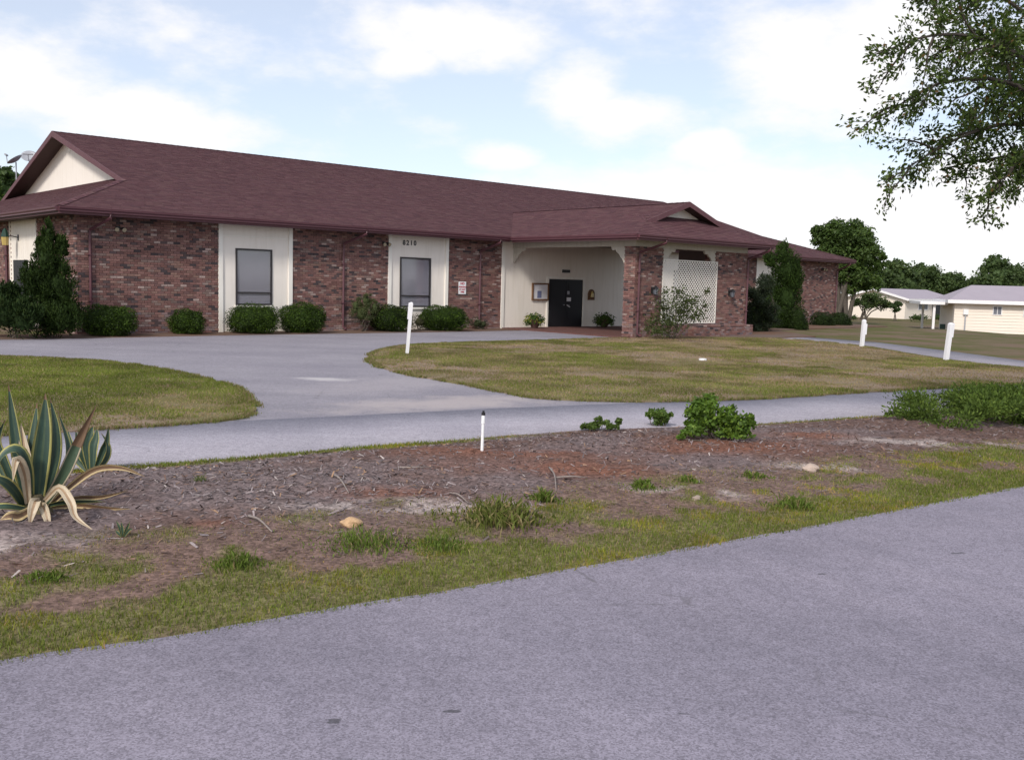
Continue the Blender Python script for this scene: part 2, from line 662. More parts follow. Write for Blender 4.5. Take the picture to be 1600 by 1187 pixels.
def strip(name, A, B, z, mat, thick=0.03):
    """paved strip between two edge lines"""
    n_ = max(len(A), len(B))

    def res(P):
        L_ = np.concatenate([[0], np.cumsum(np.linalg.norm(np.diff(P, axis=0), axis=1))])
        t = np.linspace(0, L_[-1], n_)
        return np.stack([np.interp(t, L_, P[:, 0]), np.interp(t, L_, P[:, 1])], 1)
    A = A if len(A) == n_ else res(A)
    B = B if len(B) == n_ else res(B)
    V = np.concatenate([np.c_[A, np.full(n_, z)], np.c_[B, np.full(n_, z)], np.c_[A, np.full(n_, z - thick)], np.c_[B, np.full(n_, z - thick)]])
    i = np.arange(n_ - 1)
    Fq = np.concatenate([np.stack([i, i + 1, n_ + i + 1, n_ + i], 1), np.stack([2 * n_ + i, 2 * n_ + i + 1, i + 1, i], 1), np.stack([n_ + i, n_ + i + 1, 3 * n_ + i + 1, 3 * n_ + i], 1)])
    o = np_mesh(name, V, Fq, mat)
    bm = bmesh.new()
    bm.from_mesh(o.data)
    for f in bm.faces:
        if abs(f.normal.z) > 0.5 and f.normal.z < 0:
            f.normal_flip()
    bm.to_mesh(o.data)
    bm.free()
    return o


# near road
road_px = [(0, 1036), (149, 1012), (324, 986), (525, 951), (700, 923), (900, 888), (1062, 860), (1316, 814), (1460, 787), (1600, 760)]
road_pts = [gp(*p)[:2] for p in road_px]
d0 = (road_pts[3] - road_pts[0]) / np.linalg.norm(road_pts[3] - road_pts[0])
d1 = (road_pts[-1] - road_pts[-4]) / np.linalg.norm(road_pts[-1] - road_pts[-4])
road_line = [road_pts[0] - d0 * 60] + road_pts + [road_pts[-1] + d1 * 90]
nrm = np.array([0.56, -0.83])
nrm /= np.linalg.norm(nrm)
re_far = densify(road_line, 0.05, 0.035, 3)
re_near = densify([p + nrm * 7.2 for p in road_line], 0.5, 0.02, 5)
tag(strip('road', re_far, re_near, 0.008, M['road']),
    'weathered grey asphalt road in the foreground', 'road', kind='structure')

# lane behind the planting bed
lane_near_px = [(200, 729), (300, 722), (400, 714), (587, 697), (692, 690), (794, 681), (906, 673), (1184, 663), (1381, 650), (1600, 633)]
lane_far_px = [(0, 684), (169, 672), (372, 659), (480, 654), (620, 647), (760, 640), (1000, 630), (1184, 626), (1381, 612), (1600, 602)]
ln = [gp(*p)[:2] for p in lane_near_px]
lf = [gp(*p)[:2] for p in lane_far_px]


def extend(pts, a, b):
    u0 = (pts[0] - pts[1]) / np.linalg.norm(pts[0] - pts[1])
    u1 = (pts[-1] - pts[-2]) / np.linalg.norm(pts[-1] - pts[-2])
    return [pts[0] + u0 * a] + list(pts) + [pts[-1] + u1 * b]


lane_n, lane_f = extend(ln, 50, 70), extend(lf, 50, 70)
tag(strip('lane', densify(lane_n, 0.1, 0.025, 11), densify(lane_f, 0.1, 0.03, 13), 0.014, M['lane']),
    'pale grey asphalt lane crossing behind the planting bed', 'lane', kind='structure')

# building frame: local x runs along the facade, local y into the building
X0, Y0, TH = -13.175, 29.415, 48.584
RZ = R(90 - TH)
U = np.array([math.sin(R(TH)), math.cos(R(TH))])
NV = np.array([math.cos(R(TH)), -math.sin(R(TH))])   # outward from the facade


def loc2w(a, y):
    return np.array([X0, Y0]) + a * U - y * NV


def w2loc(p):
    d = np.array(p[:2]) - np.array([X0, Y0])
    return d @ U, -(d @ NV)


drive_out = ([loc2w(-40, -1.9), loc2w(-1.5, -1.9)] + [loc2w(a, -1.7) for a in (2, 6, 10, 14)] + [loc2w(16.7, -1.5), loc2w(17.0, -0.9)]
             + [gp(900, 519.5)[:2], gp(960, 522)[:2], gp(975, 528)[:2], gp(960, 560)[:2], gp(1040, 622)[:2], gp(1040, 634)[:2], gp(480, 656)[:2],
                gp(170, 674)[:2], gp(0, 688)[:2], gp(-400, 715)[:2], gp(-700, 640)[:2]])
tag(sheet('driveway', densify(drive_out, 0.15, 0.03, 21, True), 0.009, M['drive']),
    'grey asphalt drive curving up to the brick building', 'driveway', kind='structure')

# lawn islands
isl1_px = [(-300, 548), (0, 559), (86, 561), (150, 565), (215, 571), (315, 591), (372, 606), (392, 628), (402, 647), (372, 659), (270, 666), (169, 672), (0, 683), (-400, 700), (-700, 600)]
isl2_px = [(572, 560), (584, 551), (606, 545), (642, 540), (694, 537), (820, 534), (930, 530), (985, 529), (1180, 529), (1240, 531), (1347, 541), (1470, 564), (1600, 577),
           (1750, 590), (1760, 592), (1600, 602), (1381, 612), (1184, 626), (1000, 630), (900, 628), (831, 624), (775, 613), (715, 600), (657, 591), (610, 580), (582, 570)]
isl1 = smooth_line([gp(*p)[:2] for p in isl1_px], 2, True)
isl2 = smooth_line([gp(*p)[:2] for p in isl2_px], 2, True)
isl1d, isl2d = densify(isl1, 0.12, 0.09, 31, True), densify(isl2, 0.12, 0.09, 33, True)
tag(sheet('lawn_island', isl1d, 0.035, M['island'], 0.05), 'green grass island left of the curving drive', 'lawn', kind='structure')
tag(sheet('lawn_island', isl2d, 0.035, M['island'], 0.05), 'patchy grass island in front of the porch', 'lawn', kind='structure')

# side path on the right
pn = [gp(*p)[:2] for p in [(1150, 524), (1240, 531), (1347, 541), (1470, 564), (1600, 577), (1800, 600)]]
pf = [gp(*p)[:2] for p in [(1185, 521), (1269, 527.5), (1370, 535), (1485, 549), (1600, 564), (1800, 585)]]
tag(strip('path', densify(pn, 0.2, 0.04, 41), densify(pf, 0.2, 0.04, 43), 0.008, M['drive']),
    'narrow grey paved path leading right past the white posts', 'path', kind='structure')

# straw strip along the foot of the facade
fb = [loc2w(-12, -2.0), loc2w(-1.6, -2.0), loc2w(3, -1.72), loc2w(16.6, -1.6), loc2w(16.7, 0.3), loc2w(-12, 0.3)]
tag(sheet('foundation_bed', densify(fb, 0.2, 0.05, 51, True), 0.022, M['straw'], 0.04), 'brown straw bed at the foot of the brick facade', 'bed', kind='structure')
fb2 = [loc2w(17.6, -9.3), loc2w(26.5, -8.8), loc2w(30, -4.5), loc2w(43.2, -3.2), loc2w(43.5, 0.2), loc2w(25, 0.2), loc2w(24.8, -6.6), loc2w(17.6, -6.6)]
tag(sheet('foundation_bed', densify(fb2, 0.2, 0.12, 53, True), 0.042, M['straw'], 0.06), 'brown straw bed around the porch and right-hand shrubs', 'bed', kind='structure')

# ------------------------------------------------------------------ planting bed between road and lane
RX = np.array([p[0] for p in road_line])
RY = np.array([p[1] for p in road_line])
LX = np.array([p[0] for p in lane_n])
LY = np.array([p[1] for p in lane_n])


def y_road(x):
    return np.interp(x, RX, RY)


def y_lane(x):
    return np.interp(x, LX, LY)


def bed_v(x, y):
    a, b = y_road(x), y_lane(x)
    return (y - a) / (b - a)


def bed_z(x, y):
    v = np.clip(bed_v(x, y), 0, 1)
    prof = sstep(0.0, 0.5, v) * (1 - sstep(0.8, 1.0, v))
    return 0.006 + prof * 0.075 + (v > 0) * (v < 1) * prof * (fbm(x, y, 0.7, 61) - 0.5) * 0.10 + prof * (fbm(x, y, 0.16, 65, 2) - 0.5) * 0.025


def px_mask(x, y, px, py, rx, ry):
    """soft spot on the ground around the place seen at a photo pixel; rx, ry in metres (x and y)"""
    c = gp(px, py)
    return np.exp(-(((x - c[0]) / rx) ** 2 + ((y - c[1]) / ry) ** 2))


def verge_green(x, y):
    """0..1 how grassy the strip is"""
    v = bed_v(x, y)
    n = fbm(x, y, 0.55, 71)
    n2 = fbm(x, y, 0.22, 73)
    edge = 0.36 + 0.13 * sstep(2, -4, x) * 0 + (fbm(x, y, 1.6, 75) - 0.5) * 0.28
    base = (1 - sstep(edge - 0.12, edge + 0.08, v)) * sstep(0.49, 0.66, n * 0.6 + n2 * 0.4 + 0.03 + 0.26 * (1 - sstep(0.05, 0.17, v)) + 0.10 * sstep(1.5, 5.0, x))
    top = sstep(0.93, 0.97, v) * sstep(1.2, -1.5, x) * 0.95
    top = top + sstep(0.955, 0.985, v) * sstep(2.6, 3.4, x) * 0.7
    return np.clip(base + top, 0, 1)


xs = np.arange(-9.0, 18.0, 0.05)
vv_ = np.linspace(-0.004, 1.006, 125)
BX, BV = np.meshgrid(xs, vv_)
BY = y_road(BX) + BV * (y_lane(BX) - y_road(BX))
BZ = bed_z(BX, BY)
soil = np.array([0.142, 0.090, 0.076])
grey = np.array([0.172, 0.135, 0.133])
red = np.array([0.200, 0.092, 0.062])
sand = np.array([0.40, 0.335, 0.31])
turf = np.array([0.16, 0.145, 0.065])
dry = np.array([0.170, 0.112, 0.092])


def mixc(c, col, f):
    return c * (1 - f[..., None]) + col * f[..., None]


bc = np.ones(BX.shape + (3,)) * soil
bc = mixc(bc, grey, sstep(0.45, 0.65, fbm(BX, BY, 1.1, 81)) * 0.8)
bc = mixc(bc, grey * 1.1, np.clip(px_mask(BX, BY, 430, 770, 1.4, 1.1), 0, 1) * 0.8)
for px, py, rx, ry in [(880, 745, 1.1, 0.35), (620, 785, 0.5, 0.25), (1150, 705, 0.9, 0.45), (800, 720, 1.2, 0.3), (1270, 690, 0.6, 0.3), (1120, 715, 0.8, 0.25),
                       (330, 830, 0.15, 0.12), (1560, 655, 0.7, 0.5)]:
    bc = mixc(bc, red, np.clip(px_mask(BX, BY, px, py, rx, ry) * 1.3 * (0.4 + fbm(BX, BY, 0.5, 83)), 0, 1) * 0.85)
bc = mixc(bc, dry, (1 - sstep(0.28, 0.46, BV)) * 0.85)
for px, py, rx, ry in [(1450, 700, 1.0, 0.28), (1290, 738, 0.5, 0.2), (20, 880, 0.3, 0.3), (600, 805, 0.6, 0.18), (1080, 775, 0.5, 0.2), (760, 800, 0.4, 0.15)]:
    bc = mixc(bc, sand, np.clip(px_mask(BX, BY, px, py, rx, ry) * 1.7 * sstep(0.42, 0.62, fbm(BX, BY, 0.3, 87)), 0, 1) * 0.85)
bc = mixc(bc, turf, verge_green(BX, BY) * 0.9)
nxb, nyb = len(xs), len(vv_)
ii = (np.arange(nyb - 1)[:, None] * nxb + np.arange(nxb - 1)[None]).ravel()
bed = np_mesh('planting_bed', np.stack([BX.ravel(), BY.ravel(), BZ.ravel()], 1), np.stack([ii, ii + 1, ii + 1 + nxb, ii + nxb], 1), M['soil'],
              bc.reshape(-1, 3), smooth=True)
tag(bed, 'low mulched planting bed and grassy verge beside the road', 'planting bed', kind='structure')


# ------------------------------------------------------------------ grass
def in_poly(x, y, poly):
    inside = np.zeros(len(x), bool)
    n = len(poly)
    j = n - 1
    for i in range(n):
        xi, yi = poly[i][0], poly[i][1]
        xj, yj = poly[j][0], poly[j][1]
        c = ((yi > y) != (yj > y)) & (x < (xj - xi) * (y - yi) / (yj - yi + 1e-12) + xi)
        inside ^= c
        j = i
    return inside


def grass(name, x, y, z, h, w, cols, label):
    n = len(x)
    ang = rng.uniform(0, 2 * math.pi, n)
    la = rng.uniform(0, 2 * math.pi, n)
    ln_ = rng.uniform(0.1, 0.9, n) * h
    px, py = np.cos(ang) * w / 2, np.sin(ang) * w / 2
    v = np.empty((n, 3, 3))
    v[:, 0] = np.stack([x - px, y - py, z - 0.004], 1)
    v[:, 1] = np.stack([x + px, y + py, z - 0.004], 1)
    v[:, 2] = np.stack([x + np.cos(la) * ln_, y + np.sin(la) * ln_, z + h], 1)
    o = np_mesh(name, v.reshape(-1, 3), np.arange(3 * n).reshape(n, 3), M['grass'], cols)
    return tag(o, label, 'grass', kind='stuff')


G1, G2, G3, G4 = np.array([0.105, 0.150, 0.026]), np.array([0.185, 0.195, 0.045]), np.array([0.27, 0.215, 0.11]), np.array([0.26, 0.18, 0.135])


def gcols(n, f_dry, wet=None):
    """mixture of green, yellow-green, straw and brown blades"""
    k = rng.random(n)
    t = rng.random((n, 1))
    c = G1 * (1 - t) + G2 * t
    s = k < f_dry
    c[s] = (G3 * (1 - t) + G4 * t)[s]
    return c * rng.uniform(0.75, 1.25, (n, 1))


# verge and bed grass
n = 420000
x = rng.uniform(-6, 12.5, n)
v = np.where(rng.random(n) < 0.8, rng.uniform(-0.012, 0.62, n), rng.uniform(0.9, 1.004, n))
y = y_road(x) + v * (y_lane(x) - y_road(x))
gmask = verge_green(x, y)
dist = np.sqrt(x ** 2 + y ** 2)
keep = rng.random(n) < np.clip(gmask * 0.8 + 0.22 * (v < 0.40), 0, 1) * np.clip(6.5 / dist, 0.35, 1)
keep &= ~((v < 0.0) & (rng.random(n) < 0.4))
x, y, v, gm, dist = x[keep], y[keep], v[keep], gmask[keep], dist[keep]
h = rng.uniform(0.010, 0.040, len(x)) * (0.45 + 0.8 * fbm(x, y, 0.3, 91)) * (0.5 + 0.7 * gm)
dryf = np.clip(0.62 - 0.55 * gm + 0.3 * (fbm(x, y, 0.9, 93) - 0.5), 0.08, 0.9)
cc = gcols(len(x), dryf)
cc *= (0.55 + 0.9 * fbm(x, y, 0.3, 95))[:, None]
yel = sstep(0.5, 0.7, fbm(x, y, 0.4, 97))[:, None]
cc = cc * (1 - yel) + cc * np.array([1.35, 1.15, 0.8]) * yel
grass('verge_grass', x, y, bed_z(x, y), h, rng.uniform(0.004, 0.009, len(x)) * np.clip(dist / 6, 1, 2), cc, 'patchy short grass along the road edge of the bed')


def lawn_grass(name, poly, count, label, z, seed, hmin=0.012, hmax=0.038, dirt_thr=0.5, dead=0.25):
    P = np.array([p[:2] for p in poly])
    a, b = P.min(0), P.max(0)
    a = np.maximum(a, [-17, 8])
    b = np.minimum(b, [24, 48])
    x = rng.uniform(a[0], b[0], count)
    y = rng.uniform(a[1], b[1], count)
    k = in_poly(x, y, P) & (np.abs(x / y) < 0.62)
    x, y = x[k], y[k]
    m = fbm(x, y, 2.2, seed, 5)
    m2 = fbm(x, y, 0.6, seed + 5)
    dens = np.clip(1.0 - sstep(dirt_thr - 0.04, dirt_thr + 0.12, m * 0.65 + m2 * 0.35), 0.16, 1)
    k = rng.random(len(x)) < dens
    x, y, m, dens = x[k], y[k], m[k], dens[k]
    d = np.sqrt(x * x + y * y)
    h = rng.uniform(hmin, hmax, len(x)) * (0.7 + 0.6 * vnoise(x, y, 0.8, seed + 3))
    w = rng.uniform(0.008, 0.016, len(x)) * np.clip(d / 14, 1, 2.4)
    c = gcols(len(x), np.clip(dead + 0.75 * (1 - dens) + 0.5 * (vnoise(x, y, 1.7, seed + 7) - 0.5), 0.05, 0.95))
    c *= (0.65 + 0.7 * vnoise(x, y, 0.6, seed + 8))[:, None]
    return grass(name, x, y, np.full(len(x), z), h, w, c, label)


lawn_grass('lawn_grass', isl1d, 330000, 'short turf on the left lawn island', 0.035, 101, dirt_thr=0.56, dead=0.22)
lawn_grass('lawn_grass', isl2d, 700000, 'patchy thin turf on the lawn island before the porch', 0.035, 111, dirt_thr=0.47, dead=0.42)


def fringe(poly, count, z, seed, label):
    """straggling blades along an island's edge, some lying over the paving"""
    P = np.asarray(poly)
    Q = np.roll(P, -1, axis=0)
    L_ = np.linalg.norm(Q - P, axis=1)
    k = rng.choice(len(P), count, p=L_ / L_.sum())
    t = rng.random((count, 1))
    p = P[k] + (Q[k] - P[k]) * t
    d = np.stack([-(Q - P)[k][:, 1], (Q - P)[k][:, 0]], 1) / (L_[k][:, None] + 1e-9)
    p = p + d * rng.normal(size=(count, 1)) * 0.05
    x, y = p[:, 0], p[:, 1]
    ok = (y > 8) & (y < 40) & (np.abs(x / y) < 0.62) & (vnoise(x, y, 0.35, seed) > 0.35)
    x, y = x[ok], y[ok]
    dd = np.sqrt(x * x + y * y)
    c = gcols(len(x), 0.45) * rng.uniform(0.7, 1.1, (len(x), 1))
    return grass('edge_grass', x, y, np.full(len(x), z), rng.uniform(0.02, 0.06, len(x)), rng.uniform(0.008, 0.014, len(x)) * np.clip(dd / 14, 1, 2.2), c, label)


fringe(isl1d, 22000, 0.02, 121, 'ragged grass edge of the left lawn island')
fringe(isl2d, 40000, 0.02, 123, 'ragged grass edge of the lawn island before the porch')

# ------------------------------------------------------------------ the brick building
def clear_glass():
    t = NT('clear_glass')
    tr = t.new('ShaderNodeBsdfTransparent')
    tr.inputs['Color'].default_value = (0.86, 0.87, 0.9, 1)
    gl = t.new('ShaderNodeBsdfGlossy')
    gl.inputs['Roughness'].default_value = 0.08
    mx = t.new('ShaderNodeMixShader')
    mx.inputs[0].default_value = 0.10
    t.l.new(tr.outputs[0], mx.inputs[1])
    t.l.new(gl.outputs[0], mx.inputs[2])
    t.l.new(mx.outputs[0], t.n['Material Output'].inputs['Surface'])
    return t.m


M['pane'] = clear_glass()

BL, BD = 42.97, 22.52            # facade length, depth
EH, RH, OV = 3.78, 7.45, 0.71    # eave height, ridge height, overhang
RIDGE_Y = 11.26
SL = (RH - EH) / (RIDGE_Y + OV)
club = empty('brick_clubhouse', (X0, Y0, 0), RZ)
tag(club, 'long low brick building with maroon hipped roof, cream bays and a covered porch', 'building')

BRICK_COLS = [((0.285, 0.150, 0.128), 28), ((0.240, 0.120, 0.104), 26), ((0.205, 0.112, 0.102), 16), ((0.31, 0.180, 0.145), 12), ((0.26, 0.175, 0.150), 8),
              ((0.44, 0.315, 0.275), 7), ((0.085, 0.064, 0.066), 6), ((0.130, 0.088, 0.086), 8)]
BC = np.array([c for c, _ in BRICK_COLS]) * np.array([0.80, 0.83, 0.85])
BW = np.array([w for _, w in BRICK_COLS], float)
BW /= BW.sum()


def brick_wall(mb, o, e, nrm_, s0, s1, z0, z1, holes=(), proud=0.05, shift=0.0):
    """running bond of separate bricks; o wall origin (local x,y), e along, nrm_ outward"""
    o, e, nrm_ = np.array(o, float), np.array(e, float), np.array(nrm_, float)
    bl, bh, j = 0.200, 0.064, 0.011
    r = 0
    z = z0 + 0.004
    while z + 0.02 < z1:
        zt = min(z + bh, z1)
        s = s0 - ((r % 2) * 0.5) * (bl + j) + shift
        while s < s1:
            a, b = max(s, s0), min(s + bl, s1)
            s += bl + j
            if b - a < 0.03:
                continue
            m = 0.5 * (a + b)
            if any(h[0] < m < h[1] and h[2] < (z + zt) / 2 < h[3] for h in holes):
                continue
            c = BC[rng.choice(len(BC), p=BW)] * rng.uniform(0.82, 1.2)
            # pale lime bloom low on the wall
            if z < 0.9 and rng.random() < 0.35 * (1 - z / 0.9):
                c = c * 0.6 + np.array([0.30, 0.25, 0.26]) * 0.4
            p = proud + rng.uniform(-0.006, 0.006)
            A, B = o + e * a, o + e * b
            A2, B2 = A + nrm_ * p, B + nrm_ * p
            v = [(*A, z), (*B, z), (*B, zt), (*A, zt), (*A2, z), (*B2, z), (*B2, zt), (*A2, zt)]
            mb.mesh_part(v, [(4, 5, 6, 7), (0, 1, 5, 4), (3, 7, 6, 2), (0, 4, 7, 3), (1, 2, 6, 5)], tuple(c))
        z += bh + j
        r += 1


WT = EH - 0.16   # top of walls, at the soffit
w = MB()
w.box((0, 0, -0.2), (BL, 0.22, WT))
w.box((0, 0.22, -0.2), (0.22, BD, WT))
w.box((BL - 0.22, 0.22, -0.2), (BL, BD, WT))
w.box((0.22, BD - 0.22, -0.2), (BL - 0.22, BD, WT))
wall = w.build('wall', M['mortar'], club)

BAYS = [(4.46, 7.16), (11.17, 14.0), (16.79, 31.3), (34.75, 37.5)]
b = MB()
xs_ = [0] + [t for bay in BAYS for t in bay] + [BL]
for s0, s1 in zip(xs_[0::2], xs_[1::2]):
    brick_wall(b, (0, 0), (1, 0), (0, -1), s0, s1, 0, WT)
o_ = b.build('brickwork', M['brick'], club, fixn=True)
tag(o_, 'mottled red and brown brickwork of the long facade', kind='stuff')
b = MB()
brick_wall(b, (0, 0), (0, 1), (-1, 0), -0.05, 13, 0, WT, holes=[(3.92, 7.1, 0, 5)])
tag(b.build('brickwork', M['brick'], club, fixn=True), 'brickwork of the left end wall', kind='stuff')
# corner returns
b = MB()
brick_wall(b, (BL, 0), (0, 1), (1, 0), -0.05, 6, 0, WT)
tag(b.build('brickwork', M['brick'], club, fixn=True), 'brickwork of the right end wall', kind='stuff')

BOARD = 0.28


def siding(x0, x1, z0, z1, openings=(), y=0.0, board=BOARD, gap=0.002):
    """vertical boards, each its own piece, cut round the openings"""
    n_ = max(1, round((x1 - x0) / board))
    st = (x1 - x0) / n_
    for k in range(n_):
        a, c = x0 + k * st + gap, x0 + (k + 1) * st - gap
        mid = (a + c) / 2
        spans = [(z0, z1)]
        for (ox0, ox1, oz0, oz1) in openings:
            if a < ox1 and c > ox0:
                new = []
                for (p, q) in spans:
                    if oz0 > p:
                        new.append((p, min(q, oz0)))
                    if oz1 < q:
                        new.append((max(p, oz1), q))
                # narrow side slivers keep full height
                keepl = a < ox0 - 0.02
                keepr = c > ox1 + 0.02
                m = MB()
                if keepl:
                    m.box((a, y - 0.035, z0), (ox0, y, z1))
                if keepr:
                    m.box((ox1, y - 0.035, z0), (c, y, z1))
                if m.v:
                    m.build('siding_board', M['cream'], club)
                if keepl:
                    a = ox0
                if keepr:
                    c = ox1
                spans = new
        for (p, q) in spans:
            if q - p > 0.02:
                m = MB()
                m.box((a, y - 0.034, p), (c, y, q))
                m.build('siding_board', M['cream'], club)


def trim(x0, x1, z0, z1, y0=-0.085, y1=0.0, name='trim_board', mat='creamtrim', parent=None):
    m = MB()
    m.box((x0, y0, z0), (x1, y1, z1))
    return m.build(name, M[mat], parent or club)


def window(x0, x1, z0, z1, zr, parent=None):
    f = MB()
    t = 0.06
    f.box((x0, -0.065, z0), (x0 + t, 0.0, z1))
    f.box((x1 - t, -0.065, z0), (x1, 0.0, z1))
    f.box((x0 + t, -0.062, z1 - t), (x1 - t, 0.0, z1))
    f.box((x0 + t, -0.062, z0), (x1 - t, 0.0, z0 + t))
    win = f.build('window', M['frame'], club)
    m = MB()
    m.box((x0 + t, -0.06, zr - 0.025), (x1 - t, -0.03, zr + 0.025))
    m.build('meeting_rail', M['frame'], win)
    for (p, q) in ((z0 + t, zr - 0.025), (zr + 0.025, z1 - t)):
        g = MB()
        g.box((x0 + t, -0.050, p), (x1 - t, -0.044, q))
        g.build('pane', M['pane'], win)
    bl = MB()
    z = z0 + t
    while z < z1 - t:
        zt = min(z + 0.05, z1 - t)
        bl.face([(x0 + t, -0.022, z), (x1 - t, -0.022, z), (x1 - t, -0.008, zt), (x0 + t, -0.008, zt)])
        z += 0.05
    bl.build('blind', M['blind'], win)
    m = MB()
    m.box((x0 - 0.04, -0.10, z0 - 0.07), (x1 + 0.04, -0.036, z0 - 0.005))
    m.build('sill', M['creamtrim'], win)
    return win


for (x0, x1), win in zip(BAYS[:2], [(5.06, 6.40, 0.92, 2.82, 1.34), (11.71, 13.16, 0.88, 2.78, 1.32)]):
    siding(x0 + 0.14, x1 - 0.14, 0.03, WT, [win[:4]], board=1.22, gap=0.0008)
    trim(x0 - 0.004, x0 + 0.14, 0.0, WT)
    trim(x1 - 0.14, x1 + 0.004, 0.0, WT)
    window(*win)
trim(4.61, 7.01, 3.20, 3.235, -0.06, -0.035, 'head_batten')
# bay behind the trees on the right
siding(34.75 + 0.14, 37.5 - 0.14, 0.03, WT)
trim(34.746, 34.89, 0, WT)
trim(37.36, 37.504, 0, WT)

# porch wall and its double door
DX0, DX1, DZ1 = 19.50, 21.62, 2.13
siding(16.79 + 0.15, 31.3 - 0.15, 0.05, WT, [(DX0 - 0.1, DX1 + 0.1, 0, DZ1 + 0.1), (27.9, 29.75, 0.95, 2.75)])
trim(16.786, 16.94, 0.0, WT)
trim(31.15, 31.304, 0.0, WT)
window(27.9, 29.75, 0.95, 2.75, 1.4)
door = trim(DX0 - 0.1, DX0, 0.05, DZ1 + 0.1, -0.07, 0.0, 'door_frame')
trim(DX1, DX1 + 0.1, 0.05, DZ1 + 0.1, -0.07, 0.0, 'door_frame')
trim(DX0, DX1, DZ1, DZ1 + 0.1, -0.068, 0.0, 'door_frame')
for k in range(2):
    x0 = DX0 + 0.01 + k * (DX1 - DX0) / 2
    x1 = DX0 + (k + 1) * (DX1 - DX0) / 2 - 0.01
    m = MB()
    m.box((x0, -0.04, 0.06), (x1, 0.0, DZ1 - 0.005))
    lf_ = m.build('door', M['door'], club)
    for (pz0, pz1) in ((0.25, 0.85), (1.0, 1.95)):
        p = MB()
        p.box((x0 + 0.14, -0.05, pz0), (x1 - 0.14, -0.041, pz1))
        p.build('panel', M['door'], lf_)
    h_ = MB()
    hx = x1 - 0.09 if k == 0 else x0 + 0.09
    h_.tube([(hx, -0.04, 1.02), (hx, -0.09, 1.02), (hx, -0.09, 1.0), (hx + (0.09 if k else -0.09), -0.09, 1.0)], 0.012, 6)
    h_.build('handle', M['grey'], lf_)
    if k == 1:
        for (pa, pb, za, zb, nm) in ((0.06, 0.20, 1.47, 1.62, 'badge'), (0.04, 0.30, 1.17, 1.34, 'notice')):
            q = MB()
            q.box((x0 + pa, -0.058, za), (x0 + pb, -0.0525, zb))
            q.build(nm, M['paper'] if nm == 'notice' else M['grey'], lf_)
        q = MB()
        q.prism([(x0 + 0.06, -0.056, 0.98), (x0 + 0.26, -0.056, 0.90), (x0 + 0.26, -0.056, 0.94), (x0 + 0.06, -0.056, 1.02)], (0, 0.004, 0))
        q.build('push_plate', M['paper'], lf_)
m = MB()
m.box((20.3, -0.075, 2.42), (20.75, -0.036, 2.55))
m.build('exit_light', M['frame'], club)

# ---- porch structure
PA, PB, PY, PO, PH = 17.41, 24.26, 6.82, 0.76, 3.76
PW = PY - 0.5    # inner face of the porch front
m = MB()
m.box((PA - 0.55, -PW - 0.42, -0.05), (PB, -0.04, 0.05))
m.build('porch_floor', M['paver'], club)
OP0, OP1 = 18.93, 22.18
m = MB()
m.box((PA, -PY, 0.0), (OP0, -PW, 3.60))
m.box((OP1, -PY, 0.0), (PB, -PW, 3.60))
m.box((OP0, -PY, 0.0), (OP1, -PW, 0.50))
m.box((PB - 0.3, -PW, 0.0), (PB, -3.5, 3.6))
m.build('porch_wall', M['mortar'], club)
b = MB()
brick_wall(b, (0, -PY), (1, 0), (0, -1), PA - 0.04, PB + 0.04, 0.0, 3.36, holes=[(OP0, OP1, 0.5, 9)])
brick_wall(b, (PA, 0), (0, 1), (-1, 0), -PY - 0.04, -PW, 0.0, 3.36)
brick_wall(b, (PB, 0), (0, 1), (1, 0), -PY - 0.04, -3.5, 0.0, 3.36)
brick_wall(b, (OP0, 0), (0, 1), (1, 0), -PY, -PW, 0.5, 3.36, proud=0.02)
brick_wall(b, (OP1, 0), (0, 1), (-1, 0), -PY, -PW, 0.5, 3.36, proud=0.02)
brick_wall(b, (0, -PW), (1, 0), (0, 1), PA, OP0, 0.0, 3.36, proud=0.02)
tag(b.build('brickwork', M['brick'], club, fixn=True), 'brickwork of the porch piers', kind='stuff')
# low brick planter ledge
m = MB()
m.box((20.6, -PY - 0.42, 0.0), (PB + 0.02, -PY - 0.06, 0.40))
pl = m.build('planter_ledge', M['mortar'], club)
b = MB()
brick_wall(b, (0, -PY - 0.42), (1, 0), (0, -1), 20.6, PB + 0.04, 0.0, 0.41, proud=0.03)
brick_wall(b, (20.6, 0), (0, 1), (-1, 0), -PY - 0.44, -PY - 0.06, 0.0, 0.41, proud=0.03)
for k in range(17):
    a = 20.58 + k * 0.218
    c = BC[rng.choice(len(BC), p=BW)]
    b.box((a, -PY - 0.46, 0.405), (a + 0.208, -PY - 0.055, 0.465), tuple(c))
tag(b.build('brickwork', M['brick'], pl, fixn=True), kind='stuff')

# cream beams, scalloped brackets
m = MB()
m.box((PA - 0.02, -PY - 0.03, 3.362), (PB + 0.02, -PW + 0.03, 3.61))
m.build('porch_beam', M['beam'], club)
m = MB()
m.box((PA - 0.015, -PW + 0.03, 3.365), (PA + 0.18, -0.04, 3.61))
m.build('porch_beam', M['beam'], club)
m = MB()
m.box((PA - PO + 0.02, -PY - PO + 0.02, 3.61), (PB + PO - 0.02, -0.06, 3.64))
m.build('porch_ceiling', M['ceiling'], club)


def bracket_profile():
    """scalloped corner bracket: s away from the post, t down from the beam"""
    pts = [(0, 0), (0.72, 0)]
    for c_s, c_t, r_, a0, a1 in ((0.60, -0.02, 0.12, 0, -90), (0.36, -0.12, 0.12, 0, -90), (0.16, -0.34, 0.10, 0, -90)):
        for k in range(5):
            an = R(a0 + (a1 - a0) * k / 4)
            pts.append((c_s + r_ * math.cos(an), c_t + r_ * math.sin(an)))
    pts += [(0.07, -0.60), (0.0, -0.62)]
    return pts


